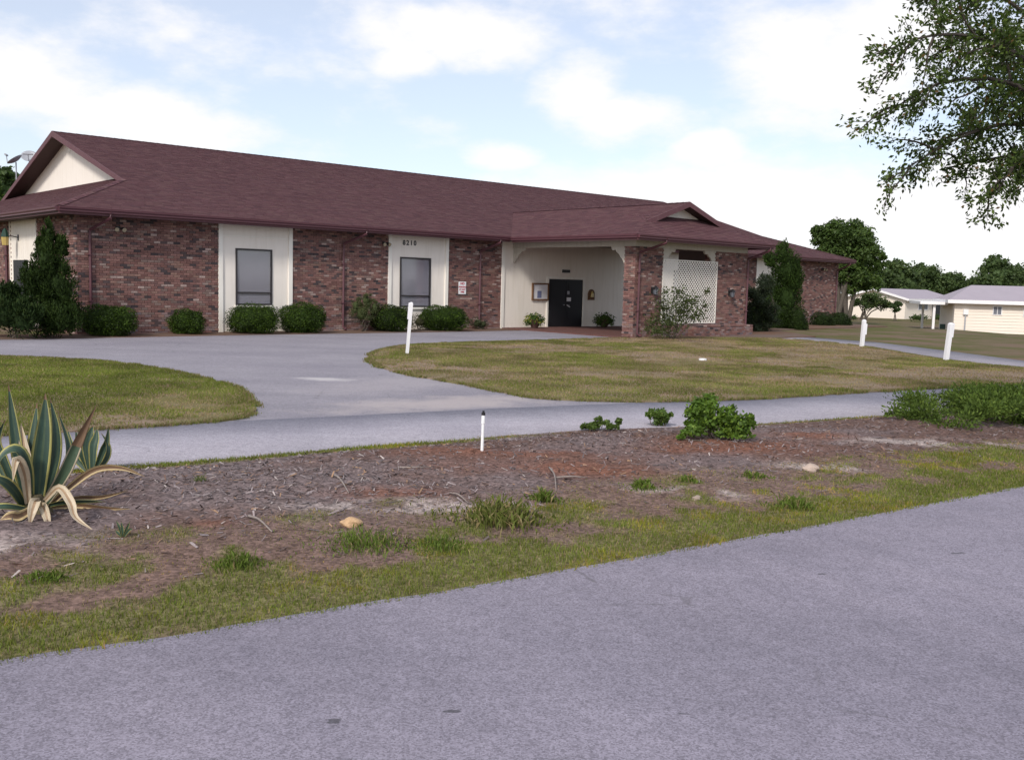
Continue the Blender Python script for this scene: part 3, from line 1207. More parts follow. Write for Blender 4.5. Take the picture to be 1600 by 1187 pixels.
def bracket(ox, oy, dx, dy, thick, z=3.36):
    m = MB()
    t_ = np.array([-dy, dx]) * thick
    m.prism([(ox + dx * s, oy + dy * s, z + t) for s, t in bracket_profile()], (t_[0], t_[1], 0))
    m.build('bracket', M['beam'], club, fixn=True)


bracket(PA + 0.02, -PW + 0.02, 0, 1, -0.07)
bracket(PA + 0.02, -0.05, 0, -1, 0.07)
bracket(OP0 + 0.022, -PY - 0.02, 1, 0, 0.07)
bracket(OP1 - 0.022, -PY - 0.02, -1, 0, -0.07)
bracket(PA + 0.25, -PW + 0.02, 0, 1, -0.07)

# lattice panel: every slat is a piece
lat = empty('lattice_screen')
lat.parent = club
LX0, LX1, LZ0, LZ1 = OP0 - 0.02, OP1 + 0.06, 0.52, 2.95


def clip_seg(p, d, x0, x1, z0, z1):
    t0, t1 = -99, 99
    for ax, lo, hi in ((0, x0, x1), (1, z0, z1)):
        if abs(d[ax]) > 1e-9:
            a, c = (lo - p[ax]) / d[ax], (hi - p[ax]) / d[ax]
            t0, t1 = max(t0, min(a, c)), min(t1, max(a, c))
    return t0, t1


for layer, sg in ((0, 1), (1, -1)):
    d = np.array([1, sg]) / math.sqrt(2)
    nn = np.array([-d[1], d[0]])
    for k in range(-45, 46):
        p = np.array([(LX0 + LX1) / 2, (LZ0 + LZ1) / 2]) + nn * k * 0.108
        t0, t1 = clip_seg(p, d, LX0 + 0.03, LX1 - 0.03, LZ0 + 0.03, LZ1 - 0.03)
        if t1 - t0 < 0.06:
            continue
        a, c = p + d * t0, p + d * t1
        y = -PY - 0.062 - 0.008 * layer
        hw = nn * 0.020
        m = MB()
        m.prism([(*(a - hw)[:1], y, (a - hw)[1]), ((c - hw)[0], y, (c - hw)[1]), ((c + hw)[0], y, (c + hw)[1]), ((a + hw)[0], y, (a + hw)[1])], (0, 0.007, 0))
        m.build('slat', M['lattice'], lat, fixn=True)
for bx_ in (((LX0, LZ0), (LX0 + 0.04, LZ1)), ((LX1 - 0.04, LZ0), (LX1, LZ1)), ((LX0 + 0.04, LZ0), (LX1 - 0.04, LZ0 + 0.04)), ((LX0 + 0.04, LZ1 - 0.04), (LX1 - 0.04, LZ1))):
    m = MB()
    m.box((bx_[0][0], -PY - 0.083, bx_[0][1]), (bx_[1][0], -PY - 0.0545, bx_[1][1]))
    m.build('edge_strip', M['lattice'], lat)

# ---- roofs
SH_COLS = np.array([0.83, 0.85, 0.87]) * np.array([[0.128, 0.056, 0.062], [0.112, 0.048, 0.054], [0.142, 0.066, 0.070], [0.098, 0.044, 0.052], [0.150, 0.078, 0.076]])


def clip_poly(poly, region):
    """Sutherland-Hodgman, both convex 2d, region counter-clockwise"""
    out = poly
    n_ = len(region)
    for i in range(n_):
        a, c = region[i], region[(i + 1) % n_]
        ex, ey = c[0] - a[0], c[1] - a[1]
        inp, out = out, []
        for k in range(len(inp)):
            p, q = inp[k], inp[(k + 1) % len(inp)]
            sp = ex * (p[1] - a[1]) - ey * (p[0] - a[0])
            sq = ex * (q[1] - a[1]) - ey * (q[0] - a[0])
            if sp >= 0:
                out.append(p)
            if (sp >= 0) != (sq >= 0):
                t = sp / (sp - sq)
                out.append((p[0] + t * (q[0] - p[0]), p[1] + t * (q[1] - p[1])))
        if len(out) < 3:
            return []
    return out


def roof_plane(poly3, eave_dir, label, thick=0.09, tab=0.31, expo=0.145, split=None):
    """slab plus shingle tabs laid in courses from the eave up; poly3 convex, first point on the eave"""
    P = [np.array(p, float) for p in poly3]
    e = np.array(eave_dir, float)
    e /= np.linalg.norm(e)
    nr = sum(np.cross(P[i] - P[0], P[i + 1] - P[0]) for i in range(1, len(P) - 1))
    nr /= np.linalg.norm(nr)
    if nr[2] < 0:
        nr = -nr
    up = np.cross(nr, e)
    if up[2] < 0:
        up = -up
    o = P[0]
    q = [((p - o) @ e, (p - o) @ up) for p in P]

    def ccw(r_):
        area = sum(r_[i][0] * r_[(i + 1) % len(r_)][1] - r_[(i + 1) % len(r_)][0] * r_[i][1] for i in range(len(r_)))
        return r_ if area > 0 else r_[::-1]
    # convex pieces (indices into the outline) that together cover the slope
    regions = [ccw([q[i] for i in ids]) for ids in (split or [range(len(q))])]
    m = MB()
    m.prism([tuple(p) for p in P], tuple(-nr * thick))
    deck = m.build('roof', M['maroon_wood'], club, fixn=True)
    s0, s1 = min(t[0] for t in q), max(t[0] for t in q)
    t0, t1 = min(t[1] for t in q), max(t[1] for t in q)
    mb = MB()
    r = 0
    t = t0 - 0.03
    while t < t1:
        s = s0 - rng.random() * tab
        while s < s1:
            ww = tab * rng.uniform(0.85, 1.15)
            rect = [(s + 0.004, t), (s + ww - 0.004, t), (s + ww - 0.004, t + expo), (s + 0.004, t + expo)]
            s += ww
            lift = rng.uniform(0.008, 0.014)
            c = (SH_COLS[rng.integers(len(SH_COLS))] * 0.55 + SH_COLS.mean(0) * 0.45) * rng.uniform(0.92, 1.08)
            pgs = [clip_poly(rect, rg if t > t0 + 0.001 else [(a, b_ - (0.03 if b_ < t0 + 0.01 else 0)) for a, b_ in rg]) for rg in regions]
            for pg in pgs:
                if len(pg) < 3:
                    continue
                pts = []
                for (a, b_) in pg:
                    hgt = 0.003 + lift * (1 - (b_ - t) / expo)
                    pts.append(o + e * a + up * b_ + nr * hgt)
                mb.face(pts, tuple(c))
                low = [p for p in pg if abs(p[1] - t) < 1e-6]
                if len(low) != 2:
                    continue
                a_, b2 = sorted(low)
                A = o + e * a_[0] + up * t
                B = o + e * b2[0] + up * t
                mb.face([A, B, B + nr * (0.003 + lift), A + nr * (0.003 + lift)], tuple(c * 0.9))
        t += expo
        r += 1
    tag(mb.build('shingles', M['shingle'], deck, fixn=False), label, kind='stuff')
    return deck


RK = 2.65
hip_y = lambda a: -OV + (a + OV) * (4.49 / 3.58)
HZ = 5.16
z_f = lambda y: EH + SL * (y + OV)
roof_plane([(-OV, -OV, EH), (BL + OV, -OV, EH), (BL - RK, hip_y(RK), z_f(hip_y(RK))), (BL - RK, RIDGE_Y, RH), (RK, RIDGE_Y, RH), (RK, hip_y(RK), z_f(hip_y(RK)))],
           (1, 0, 0), 'maroon shingles on the long front slope', split=[(0, 1, 2, 5), (5, 2, 3, 4)])
roof_plane([(BL + OV, BD + OV, EH), (-OV, BD + OV, EH), (RK, BD - hip_y(RK), z_f(hip_y(RK))), (RK, RIDGE_Y, RH), (BL - RK, RIDGE_Y, RH), (BL - RK, BD - hip_y(RK), z_f(hip_y(RK)))],
           (-1, 0, 0), 'maroon shingles on the rear slope', tab=0.9, expo=0.4, split=[(0, 1, 2, 5), (5, 2, 3, 4)])
EX = 3.45
zl = lambda a: EH + (a + OV) * (HZ - EH) / (2.87 + OV)
yk = lambda a: hip_y(a) + 0.012
roof_plane([(-OV, -OV, EH), (EX, hip_y(EX), zl(EX)), (EX, BD - hip_y(EX), zl(EX)), (-OV, BD + OV, EH)][::-1], (0, -1, 0), 'maroon shingles on the left skirt')
roof_plane([(BL + OV, -OV, EH), (BL - EX, hip_y(EX), zl(EX)), (BL - EX, BD - hip_y(EX), zl(EX)), (BL + OV, BD + OV, EH)], (0, 1, 0), 'maroon shingles on the right skirt', tab=0.9, expo=0.4)
# gable walls, rake boards, ridge cap
for sx, nm in ((1, 'l'), (-1, 'r')):
    f = (lambda a: a) if sx == 1 else (lambda a: BL - a)
    gw = 3.3
    yb = RIDGE_Y - (RH - 0.13 - zl(gw) + 0.1) / SL
    m = MB()
    m.prism([(f(gw), yb, zl(gw) - 0.1), (f(gw), BD - yb, zl(gw) - 0.1), (f(gw), RIDGE_Y, RH - 0.13)], (0.12 * sx, 0, 0))
    gable = m.build('gable_wall', M['cream'], club, fixn=True)
    m = MB()
    m.box((f(gw) - 0.02 if sx == 1 else f(gw), RIDGE_Y - 0.12, RH - 0.75), (f(gw) if sx == 1 else f(gw) + 0.02, RIDGE_Y + 0.12, RH - 0.45))
    m.build('gable_vent', M['creamtrim'], gable)
    for s in (1, -1):
        y0 = hip_y(RK) if s == 1 else BD - hip_y(RK)
        z0 = z_f(hip_y(RK))
        m = MB()
        m.prism([(f(RK), y0, z0 + 0.02), (f(RK), RIDGE_Y, RH + 0.02), (f(RK), RIDGE_Y, RH - 0.20), (f(RK), y0 + s * 0.12, z0 - 0.12)], (-0.035 * sx, 0, 0))
        m.build('rake_board', M['maroon_wood'], club, fixn=True)
        m = MB()
        m.prism([(f(RK), y0 + s * 0.2, z0 - 0.045), (f(RK), RIDGE_Y, RH - 0.105), (f(gw), RIDGE_Y, RH - 0.105), (f(gw), y0 + s * 0.2, z0 - 0.045)], (0, 0, -0.02))
        m.build('rake_soffit', M['soffit'], club, fixn=True)
m = MB()
k = RK
while k < BL - RK - 0.01:
    k2 = min(k + 0.3, BL - RK)
    c = tuple(SH_COLS[rng.integers(4)] * 0.8)
    for s in (-1, 1):
        m.face([(k + 0.003, RIDGE_Y, RH + 0.03), (k2, RIDGE_Y, RH + 0.022), (k2, RIDGE_Y + s * 0.14, RH - 0.02), (k + 0.003, RIDGE_Y + s * 0.14, RH - 0.012)], c)
    k = k2
tag(m.build('ridge_cap', M['shingle'], club), kind='stuff')
# hip caps on the two front hips
for pa, pb in (((-OV, -OV, EH), (RK, hip_y(RK), z_f(hip_y(RK)))), ((BL + OV, -OV, EH), (BL - RK, hip_y(RK), z_f(hip_y(RK))))):
    pa, pb = np.array(pa), np.array(pb)
    dv = pb - pa
    ln_ = np.linalg.norm(dv)
    side = np.cross(dv / ln_, (0, 0, 1))
    m = MB()
    nseg = int(ln_ / 0.28)
    for i in range(nseg):
        A, B = pa + dv * i / nseg, pa + dv * (i + 1) / nseg
        c = tuple(SH_COLS[rng.integers(5)] * rng.uniform(0.95, 1.2))
        for s in (-1, 1):
            m.face([A + (0, 0, 0.035), B + (0, 0, 0.025), B + side * s * 0.13 + (0, 0, -0.002), A + side * s * 0.13 + (0, 0, 0.008)], c)
    tag(m.build('hip_cap', M['shingle'], club), kind='stuff')

# porch roof
PC = (PA + PB) / 2
HW = (PB - PA) / 2 + PO
PRZ = 5.20
PS = (PRZ - PH) / HW
GHW = 2.45
GZ = PRZ - PS * GHW
FY = -(PY + PO)
HY = -6.45
VY = (PRZ - EH) / SL - OV
KX = PC - HW
# where the valley crosses the height of the small gable's foot
vy_mid = -OV - 0.02 + (VY + OV + 0.02) * (GHW - HW) / -HW
roof_plane([(KX, FY, PH), (PC - GHW, HY, GZ), (PC, HY, PRZ), (PC, VY, PRZ), (PC - GHW, vy_mid, GZ), (KX, -OV - 0.02, PH)][::-1], (0, -1, 0), 'maroon shingles on the left slope of the porch roof',
           split=[(0, 1, 4, 5), (1, 2, 3, 4)])
roof_plane([(PC + HW, FY, PH), (PC + GHW, HY, GZ), (PC, HY, PRZ), (PC, VY, PRZ), (PC + GHW, vy_mid, GZ), (PC + HW, -OV - 0.02, PH)], (0, 1, 0), 'maroon shingles on the right slope of the porch roof', tab=0.5, expo=0.2,
           split=[(0, 1, 4, 5), (1, 2, 3, 4)])
gy_ = HY + 0.5
fz = lambda y: PH + (y - FY) * (GZ - PH) / (HY - FY)
roof_plane([(KX, FY, PH), (PC + HW, FY, PH), (PC + GHW, HY, GZ), (PC + GHW - 0.3, gy_, fz(gy_)), (PC - GHW + 0.3, gy_, fz(gy_)), (PC - GHW, HY, GZ)], (1, 0, 0),
           'maroon shingles on the front skirt of the porch roof', split=[(0, 1, 2, 5), (5, 2, 3, 4)])
ghw2 = (PRZ - 0.13 - fz(gy_) + 0.08) / PS
m = MB()
m.prism([(PC - ghw2, gy_, fz(gy_) - 0.08), (PC + ghw2, gy_, fz(gy_) - 0.08), (PC, gy_, PRZ - 0.13)], (0, 0.1, 0))
m.build('gable_wall', M['cream'], club, fixn=True)
for s in (1, -1):
    m = MB()
    m.prism([(PC + s * (GHW + 0.05), HY - 0.05, GZ + 0.0), (PC, HY - 0.05, PRZ + 0.03), (PC, HY - 0.05, PRZ - 0.17), (PC + s * (GHW - 0.32), HY - 0.05, GZ - 0.06)], (0, 0.035, 0))
    m.build('rake_board', M['maroon_wood'], club, fixn=True)
    m = MB()
    m.prism([(PC + s * (GHW - 0.2), HY, GZ - 0.03), (PC, HY, PRZ - 0.105), (PC, gy_, PRZ - 0.105), (PC + s * (GHW - 0.2), gy_, GZ - 0.03)], (0, 0, -0.02))
    m.build('rake_soffit', M['soffit'], club, fixn=True)
m = MB()
k = HY - 0.02
while k < VY - 0.2:
    c = tuple(SH_COLS[rng.integers(4)])
    for s in (-1, 1):
        m.face([(PC, k + 0.003, PRZ + 0.035), (PC, k + 0.28, PRZ + 0.026), (PC + s * 0.13, k + 0.28, PRZ - 0.012), (PC + s * 0.13, k + 0.003, PRZ - 0.004)], c)
    k += 0.28
tag(m.build('ridge_cap', M['shingle'], club), kind='stuff')


def gutter(p, q, out, name='gutter'):
    """K-profile trough below the shingle edge from p to q; out = outward unit vector"""
    p, q = np.array(p, float), np.array(q, float)
    o3 = np.array([out[0], out[1], 0.0])
    prof = [(0, 0.0), (0.11, 0.0), (0.105, -0.045), (0.075, -0.085), (0.075, -0.125), (0, -0.125)]
    m = MB()
    m.prism([tuple(p + o3 * a + np.array([0, 0, b_ - 0.012])) for a, b_ in prof], tuple(q - p))
    m.build(name, M['maroon'], club, fixn=True)
    m = MB()
    m.prism([tuple(p + o3 * a + np.array([0, 0, b_])) for a, b_ in ((-0.03, -0.10), (-0.001, -0.10), (-0.001, -0.215), (-0.03, -0.215))], tuple(q - p))
    m.build('fascia', M['maroon_wood'], club, fixn=True)


gutter((-OV, -OV, EH), (KX - 0.02, -OV, EH), (0, -1))
gutter((PC + HW + 0.02, -OV, EH), (BL + OV, -OV, EH), (0, -1))
gutter((-OV, BD + OV, EH), (-OV, -OV, EH), (-1, 0))
gutter((BL + OV, -OV, EH), (BL + OV, BD + OV, EH), (1, 0))
gutter((KX, FY, PH), (PC + HW, FY, PH), (0, -1))
gutter((KX, -OV - 0.12, PH), (KX, FY, PH), (-1, 0))
gutter((PC + HW, FY, PH), (PC + HW, -OV - 0.12, PH), (1, 0))
for p_, q_ in (((-OV, -OV + 0.002), (KX, 0.15)), ((PC + HW, -OV + 0.002), (BL + OV, 0.15)), ((-OV, 0.15), (0.15, BD + OV)), ((BL - 0.15, 0.15), (BL + OV, BD + OV))):
    m = MB()
    m.box((*p_, EH - 0.19), (*q_, EH - 0.165))
    m.build('soffit', M['soffit'], club)


def downspout(x, y, zt, ex, ey, out=(0, -1)):
    """from the gutter outlet (ex, ey) back to the wall at (x, y) and down"""
    m = MB()
    s = 0.045
    m.tube([(ex, ey, zt - 0.08), (ex, ey, zt - 0.26), (x, y, zt - 0.62), (x, y, zt - 0.9), (x, y, 0.16), (x + out[0] * 0.2, y + out[1] * 0.2, 0.07)], s, 4)
    ds = m.build('downspout', M['maroon'], club)
    for zz in (1.0, 2.4):
        m = MB()
        m.box((x - 0.07, y - 0.052, zz), (x + 0.07, y + 0.052, zz + 0.03))
        m.build('strap', M['maroon'], ds)
    return ds


downspout(0.35, -0.11, EH, 0.75, -OV - 0.06)
downspout(9.2, -0.11, EH, 9.75, -OV - 0.06)
downspout(15.6, -0.11, EH, 16.1, -OV - 0.06)
downspout(42.8, -0.11, EH, 43.1, -OV - 0.06)
downspout(PA + 0.12, -PY - 0.11, PH, PA + 0.75, FY - 0.06)
downspout(PB - 0.02, -PY - 0.11, PH, PB + 0.45, FY - 0.06)
downspout(-0.11, 7.4, EH, -OV - 0.06, 7.2, (-1, 0))

# left end wall: cream bay with doors
m = MB()
n_ = 12
for k in range(n_):
    a, c = 3.92 + k * 3.18 / n_ + 0.006, 3.92 + (k + 1) * 3.18 / n_ - 0.006
    m = MB()
    m.box((-0.034, a, 2.25 if 5.0 < (a + c) / 2 < 6.95 else 0.03), (0, c, WT))
    m.build('siding_board', M['cream'], club)
for a, c in ((3.90, 3.98), (7.04, 7.12)):
    m = MB()
    m.box((-0.075, a, 0), (0, c, WT))
    m.build('trim_board', M['creamtrim'], club)
for a, c in ((5.02, 5.96), (5.97, 6.93)):
    m = MB()
    m.box((-0.03, a, 0.02), (0, c, 2.24))
    dl = m.build('door', M['door'], club)
    m = MB()
    m.tube([(-0.03, 5.9 if a < 5.5 else 6.05, 1.0), (-0.09, 5.9 if a < 5.5 else 6.05, 1.0)], 0.025, 8)
    m.build('handle', M['grey'], dl)
# vent pipe on the skirt
m = MB()
pz = zl(0.3)
m.tube([(0.3, 14.2, pz - 0.1), (0.3, 14.2, pz + 0.45)], 0.055, 10)
m.build('vent_pipe', M['grey'], club)


# ------------------------------------------------------------------ things fixed to the building
def bworld(a, y, z):
    p = loc2w(a, y)
    return (p[0], p[1], z)


def text_mesh(body, size, depth=0.004):
    cu = bpy.data.curves.new('lettering', 'FONT')
    cu.body = body
    cu.size = size
    cu.extrude = depth
    cu.offset = size * 0.03
    cu.align_x = 'CENTER'
    to = bpy.data.objects.new('lettering', cu)
    COL.objects.link(to)
    dg = bpy.context.evaluated_depsgraph_get()
    me = bpy.data.meshes.new_from_object(to.evaluated_get(dg))
    bpy.data.objects.remove(to)
    return me


def text_on(parent, body, size, x, y, z, mat, name):
    me = text_mesh(body, size)
    me.materials.clear()
    me.materials.append(mat)
    o = bpy.data.objects.new(name, me)
    link(o, parent)
    o.location = (x, y, z)
    o.rotation_euler = (R(90), 0, 0)
    return o


num = empty('house_number', bworld(12.14, -0.04, 3.24), RZ)
tag(num, 'black house number 8210 on the cream panel above the right window', 'house number')
for i, ch in enumerate('8210'):
    text_on(num, ch, 0.25, (i - 1.5) * 0.17, 0, 0, M['black'], 'digit')

sg = empty('parking_sign', bworld(14.72, -0.065, 1.41), RZ)
tag(sg, 'small white sign with red lettering on brick beside the downspout', 'sign')
m = MB()
m.box((-0.19, -0.012, 0), (0.19, 0.0, 0.5))
m.build('plate', M['plastic'], sg)
for body, sz, zz in (('NO', 0.13, 0.38), ('PARKING', 0.088, 0.255), ('AT ANY', 0.088, 0.155), ('TIME', 0.088, 0.055)):
    text_on(sg, body, sz, 0, -0.0135, zz, M['red'], 'lettering')

nb = empty('notice_board', bworld(19.0, -0.036, 1.22), RZ)
tag(nb, 'wood-framed notice board with a blue poster left of the black door', 'notice board')
m = MB()
m.box((-0.44, -0.03, 0.0), (0.44, 0, 0.7))
m.build('backing', M['paper'], nb)
for p in (((-0.48, -0.02), (-0.42, 0.72)), ((0.42, -0.02), (0.48, 0.72)), ((-0.42, -0.02), (0.42, 0.04)), ((-0.42, 0.66), (0.42, 0.72))):
    m = MB()
    m.box((p[0][0], -0.07, p[0][1]), (p[1][0], 0, p[1][1]))
    m.build('frame_bar', M['wood'], nb)
m = MB()
m.box((-0.17, -0.036, 0.08), (0.07, -0.0305, 0.38))
m.build('poster', M['poster'], nb)
m = MB()
m.box((-0.16, -0.036, 0.40), (0.06, -0.0305, 0.6))
m.build('leaflet', M['white'], nb)

orn = empty('wall_plaque', bworld(22.15, -0.036, 1.24), RZ)
tag(orn, 'small brown arched wooden plaque right of the black door', 'plaque')
m = MB()
arch = [(-0.2, 0.0), (0.2, 0.0)] + [(0.2 * math.cos(R(t)), 0.26 + 0.22 * math.sin(R(t))) for t in range(0, 181, 15)]
m.prism([(p[0], -0.05, p[1]) for p in arch], (0, 0.05, 0))
m.build('board', M['wood'], orn, fixn=True)
m = MB()
m.tube([(0, -0.055, 0.36), (0, -0.09, 0.30), (0, -0.09, 0.14)], [0.05, 0.07, 0.09], 10)
m.build('bell', M['amber'], orn)


def floodlight(a, z, label):
    f = empty('floodlight', bworld(a, -0.06, z), RZ)
    tag(f, label, 'light', 'floodlights under the eave')
    m = MB()
    m.box((-0.06, -0.03, -0.06), (0.06, 0, 0.06))
    m.build('base', M['black'], f)
    for s in (-1, 1):
        m = MB()
        m.tube([(0, -0.03, 0), (s * 0.05, -0.07, 0.0), (s * 0.09, -0.10, 0.0)], 0.02, 6)
        m.tube([(s * 0.09, -0.08, 0.0), (s * 0.10, -0.16, -0.02), (s * 0.11, -0.24, -0.05)], [0.04, 0.06, 0.075], 12)
        hd = m.build('head', M['frame'], f)
        m = MB()
        m.tube([(s * 0.11, -0.238, -0.049), (s * 0.111, -0.252, -0.055)], [0.068, 0.064], 12)
        m.build('lens', M['lens'], hd)


floodlight(1.2, 3.25, 'twin floodlight high on the brick near the left corner')
floodlight(10.95, 3.25, 'twin floodlight beside the cream panel with the house number')
floodlight(41.2, 3.2, 'twin floodlight under the eave at the far right corner')


def lantern(a, y, z, label):
    f = empty('wall_lantern', bworld(a, y, z), RZ)
    tag(f, label, 'lantern', 'black lanterns on the porch front')
    m = MB()
    m.box((-0.06, -0.02, -0.12), (0.06, 0.0, 0.12))
    m.build('back_plate', M['black'], f)
    m = MB()
    m.tube([(0, -0.02, 0.02), (0, -0.1, 0.12), (0, -0.17, 0.1)], 0.014, 6)
    m.build('arm', M['black'], f)
    m = MB()
    m.tube([(0, -0.17, 0.16), (0, -0.17, 0.1), (0, -0.17, 0.04)], [0.02, 0.1, 0.14], 6)
    m.build('hood', M['black'], f)
    m = MB()
    m.tube([(0, -0.17, 0.038), (0, -0.17, -0.16)], [0.105, 0.07], 6)
    m.build('glass', M['glass'], f)
    m = MB()
    for k in range(6):
        t = 2 * math.pi * k / 6
        m.tube([(0.112 * math.cos(t), -0.17 + 0.112 * math.sin(t), 0.04), (0.076 * math.cos(t), -0.17 + 0.076 * math.sin(t), -0.17)], 0.009, 4)
    m.tube([(0, -0.17, -0.16), (0, -0.17, -0.2)], [0.085, 0.02], 6)
    m.build('cage', M['black'], f)


lantern(18.35, -PY - 0.055, 1.78, 'black wall lantern on the left porch pier above the bush')
lantern(23.1, -PY - 0.055, 1.74, 'black wall lantern on the porch pier right of the lattice')
f = empty('wall_lantern', bworld(-0.036, 6.1, 3.0), RZ)
tag(f, 'lantern with amber glass on the cream bay of the left end wall', 'lantern')
m = MB()
m.box((-0.02, -0.06, -0.08), (0, 0.06, 0.12))
m.build('back_plate', M['black'], f)
m = MB()
m.tube([(-0.02, 0, 0.02), (-0.2, 0, 0.06), (-0.42, 0, 0.04)], 0.018, 6)
m.build('arm', M['black'], f)
m = MB()
m.tube([(-0.42, 0, 0.32), (-0.42, 0, 0.2), (-0.42, 0, 0.02)], [0.02, 0.09, 0.14], 8)
m.build('hood', M['green_box'], f)
m = MB()
m.tube([(-0.42, 0, 0.018), (-0.42, 0, -0.26)], [0.13, 0.10], 8)
m.build('glass', M['amber'], f)


def dish(px, py, a, nv, r, label):
    """dish centre seen at a photo pixel, standing in the cross-section at local x = a, on a mast from the rear slope"""
    rr = ray(px, py)
    k = ((np.array([X0, Y0]) + a * U) @ U) / (rr[:2] @ U)
    c = np.array([0, 0, CAM_H]) + k * rr
    yl = w2loc(c)[1]
    zr = RH - SL * abs(yl - RIDGE_Y)
    f = empty('satellite_dish', (c[0], c[1], zr))
    tag(f, label, 'satellite dish', 'satellite dishes behind the left gable')
    hz = c[2] - zr
    m = MB()
    m.tube([(0, 0, -0.05), (0, 0, hz - 0.05)], 0.03, 8)
    m.build('mast', M['grey'], f)
    mt = Matrix.Translation((0, 0, hz)) @ Vector(nv).to_track_quat('Z', 'Y').to_matrix().to_4x4()
    vs_, fs_ = [], []
    rings, seg = 6, 24
    for i in range(rings + 1):
        q = r * i / rings
        for k in range(seg):
            t = 2 * math.pi * k / seg
            vs_.append(mt @ Vector((q * math.cos(t), q * math.sin(t) * 0.92, 0.28 * q * q / r)))
    for i in range(rings):
        for k in range(seg):
            k2 = (k + 1) % seg
            fs_.append((i * seg + k, i * seg + k2, (i + 1) * seg + k2, (i + 1) * seg + k))
    n0 = len(vs_)
    vs2 = [v - (mt.to_3x3() @ Vector((0, 0, 0.012))) for v in vs_]
    m = MB()
    m.mesh_part(vs_ + vs2, fs_ + [tuple(n0 + i for i in q[::-1]) for q in fs_] +
                [(rings * seg + k, rings * seg + (k + 1) % seg, n0 + rings * seg + (k + 1) % seg, n0 + rings * seg + k) for k in range(seg)])
    m.build('reflector', M['grey'], f, smooth=True)
    m = MB()
    m.tube([mt @ Vector((0, -r * 0.9, 0.1)), mt @ Vector((0, -r * 0.45, r * 1.1))], 0.02, 6)
    m.build('feed_arm', M['grey'], f)
    m = MB()
    m.tube([mt @ Vector((-0.22, -r * 0.45, r * 1.1)), mt @ Vector((0.22, -r * 0.45, r * 1.1))], 0.045, 8)
    m.build('receiver', M['grey'], f)


dish(25, 252, 3.1, (-0.55, -0.15, 0.82), 0.40, 'nearer grey satellite dish tilted skyward beyond the left gable')
dish(46, 246, 3.9, (0.25, -0.75, 0.6), 0.36, 'second grey satellite dish half hidden by the left roof edge')

# ------------------------------------------------------------------ foliage helpers
def leaf_obj(name, C, size, aspect, cols, mat, parent=None, outward=None, along=None):
    """one rhombus per leaf"""
    n_ = len(C)
    a = rng.normal(size=(n_, 3))
    if along is not None:
        a = along + a * 0.35
    a /= np.linalg.norm(a, axis=1, keepdims=True)
    b_ = rng.normal(size=(n_, 3))
    if outward is not None:
        nn = outward + rng.normal(size=(n_, 3)) * 0.75
        b_ = np.cross(nn, a)
    b_ -= a * (a * b_).sum(1, keepdims=True)
    b_ /= np.linalg.norm(b_, axis=1, keepdims=True) + 1e-9
    s = np.asarray(size)
    s = (np.full(n_, s) if s.ndim == 0 else s)[:, None]
    V = np.empty((n_, 4, 3))
    V[:, 0] = C - a * s * 0.5
    V[:, 1] = C + b_ * s * aspect * 0.5
    V[:, 2] = C + a * s * 0.5
    V[:, 3] = C - b_ * s * aspect * 0.5
    return np_mesh(name, V.reshape(-1, 3), np.arange(4 * n_).reshape(n_, 4), mat, cols, parent)


def lobe_points(c, r, n_, power=2.0, depth=0.28, amp=0.12, flat_bottom=None):
    d = rng.normal(size=(n_, 3))
    d /= np.linalg.norm(d, axis=1, keepdims=True)
    k = (np.abs(d) ** power).sum(1) ** (-1 / power)
    lump = np.ones(n_)
    for f in (2.2, 3.9, 7.0):
        q = rng.normal(size=3) * f
        q2 = rng.normal(size=3) * f
        lump += amp * np.sin(d @ q + rng.uniform(0, 6)) * np.cos(d @ q2 + rng.uniform(0, 6)) * (2.2 / f) ** 0.4
    t = 1 - np.abs(rng.normal(size=n_)) * depth
    t = np.clip(t, 0.15, 1.15)
    P = np.array(c) + d * (k * lump * t)[:, None] * np.array(r)
    return P, d


def foliage_cols(P, base, var=0.25, tip=None, clump=0.25, seed=0):
    n_ = len(P)
    base = np.array(base)
    g = vnoise(P[:, 0] * 1.0 + P[:, 2] * 0.7, P[:, 1] + P[:, 2] * 1.3, clump, seed)
    c = base * (0.72 + 0.6 * g)[:, None] * rng.uniform(1 - var, 1 + var, (n_, 1))
    if tip is not None:
        k = rng.random(n_) < 0.16 + 0.22 * (g > 0.6)
        c[k] = np.array(tip) * rng.uniform(0.8, 1.2, (k.sum(), 1))
    return np.clip(c, 0.004, 0.6)


def pxm(d):
    return d / F_PX


def depth_on(px, py, yloc):
    """world depth where the sight line meets the vertical plane parallel to the facade at local y"""
    r = ray(px, py)
    o = np.array([X0, Y0]) - yloc * NV
    return (o @ NV) / (r[:2] @ NV) * r[1]


def core_mesh(name, lobes, mat, parent, col, k=0.72):
    m = MB()
    for c, r in lobes:
        vs_, fs_ = [], []
        NU, NW = 10, 6
        for i in range(NW + 1):
            th = math.pi * i / NW
            for j in range(NU):
                ph = 2 * math.pi * j / NU
                q = 1 + 0.12 * math.sin(3 * ph + i) * math.sin(2 * th + j)
                vs_.append((c[0] + r[0] * k * q * math.sin(th) * math.cos(ph), c[1] + r[1] * k * q * math.sin(th) * math.sin(ph), max(0.03, c[2] + r[2] * k * q * math.cos(th))))
        for i in range(NW):
            for j in range(NU):
                j2 = (j + 1) % NU
                fs_.append((i * NU + j, i * NU + j2, (i + 1) * NU + j2, (i + 1) * NU + j))
        m.mesh_part(vs_, fs_, col)
    return m.build(name, mat, parent)


DENS = 2.6


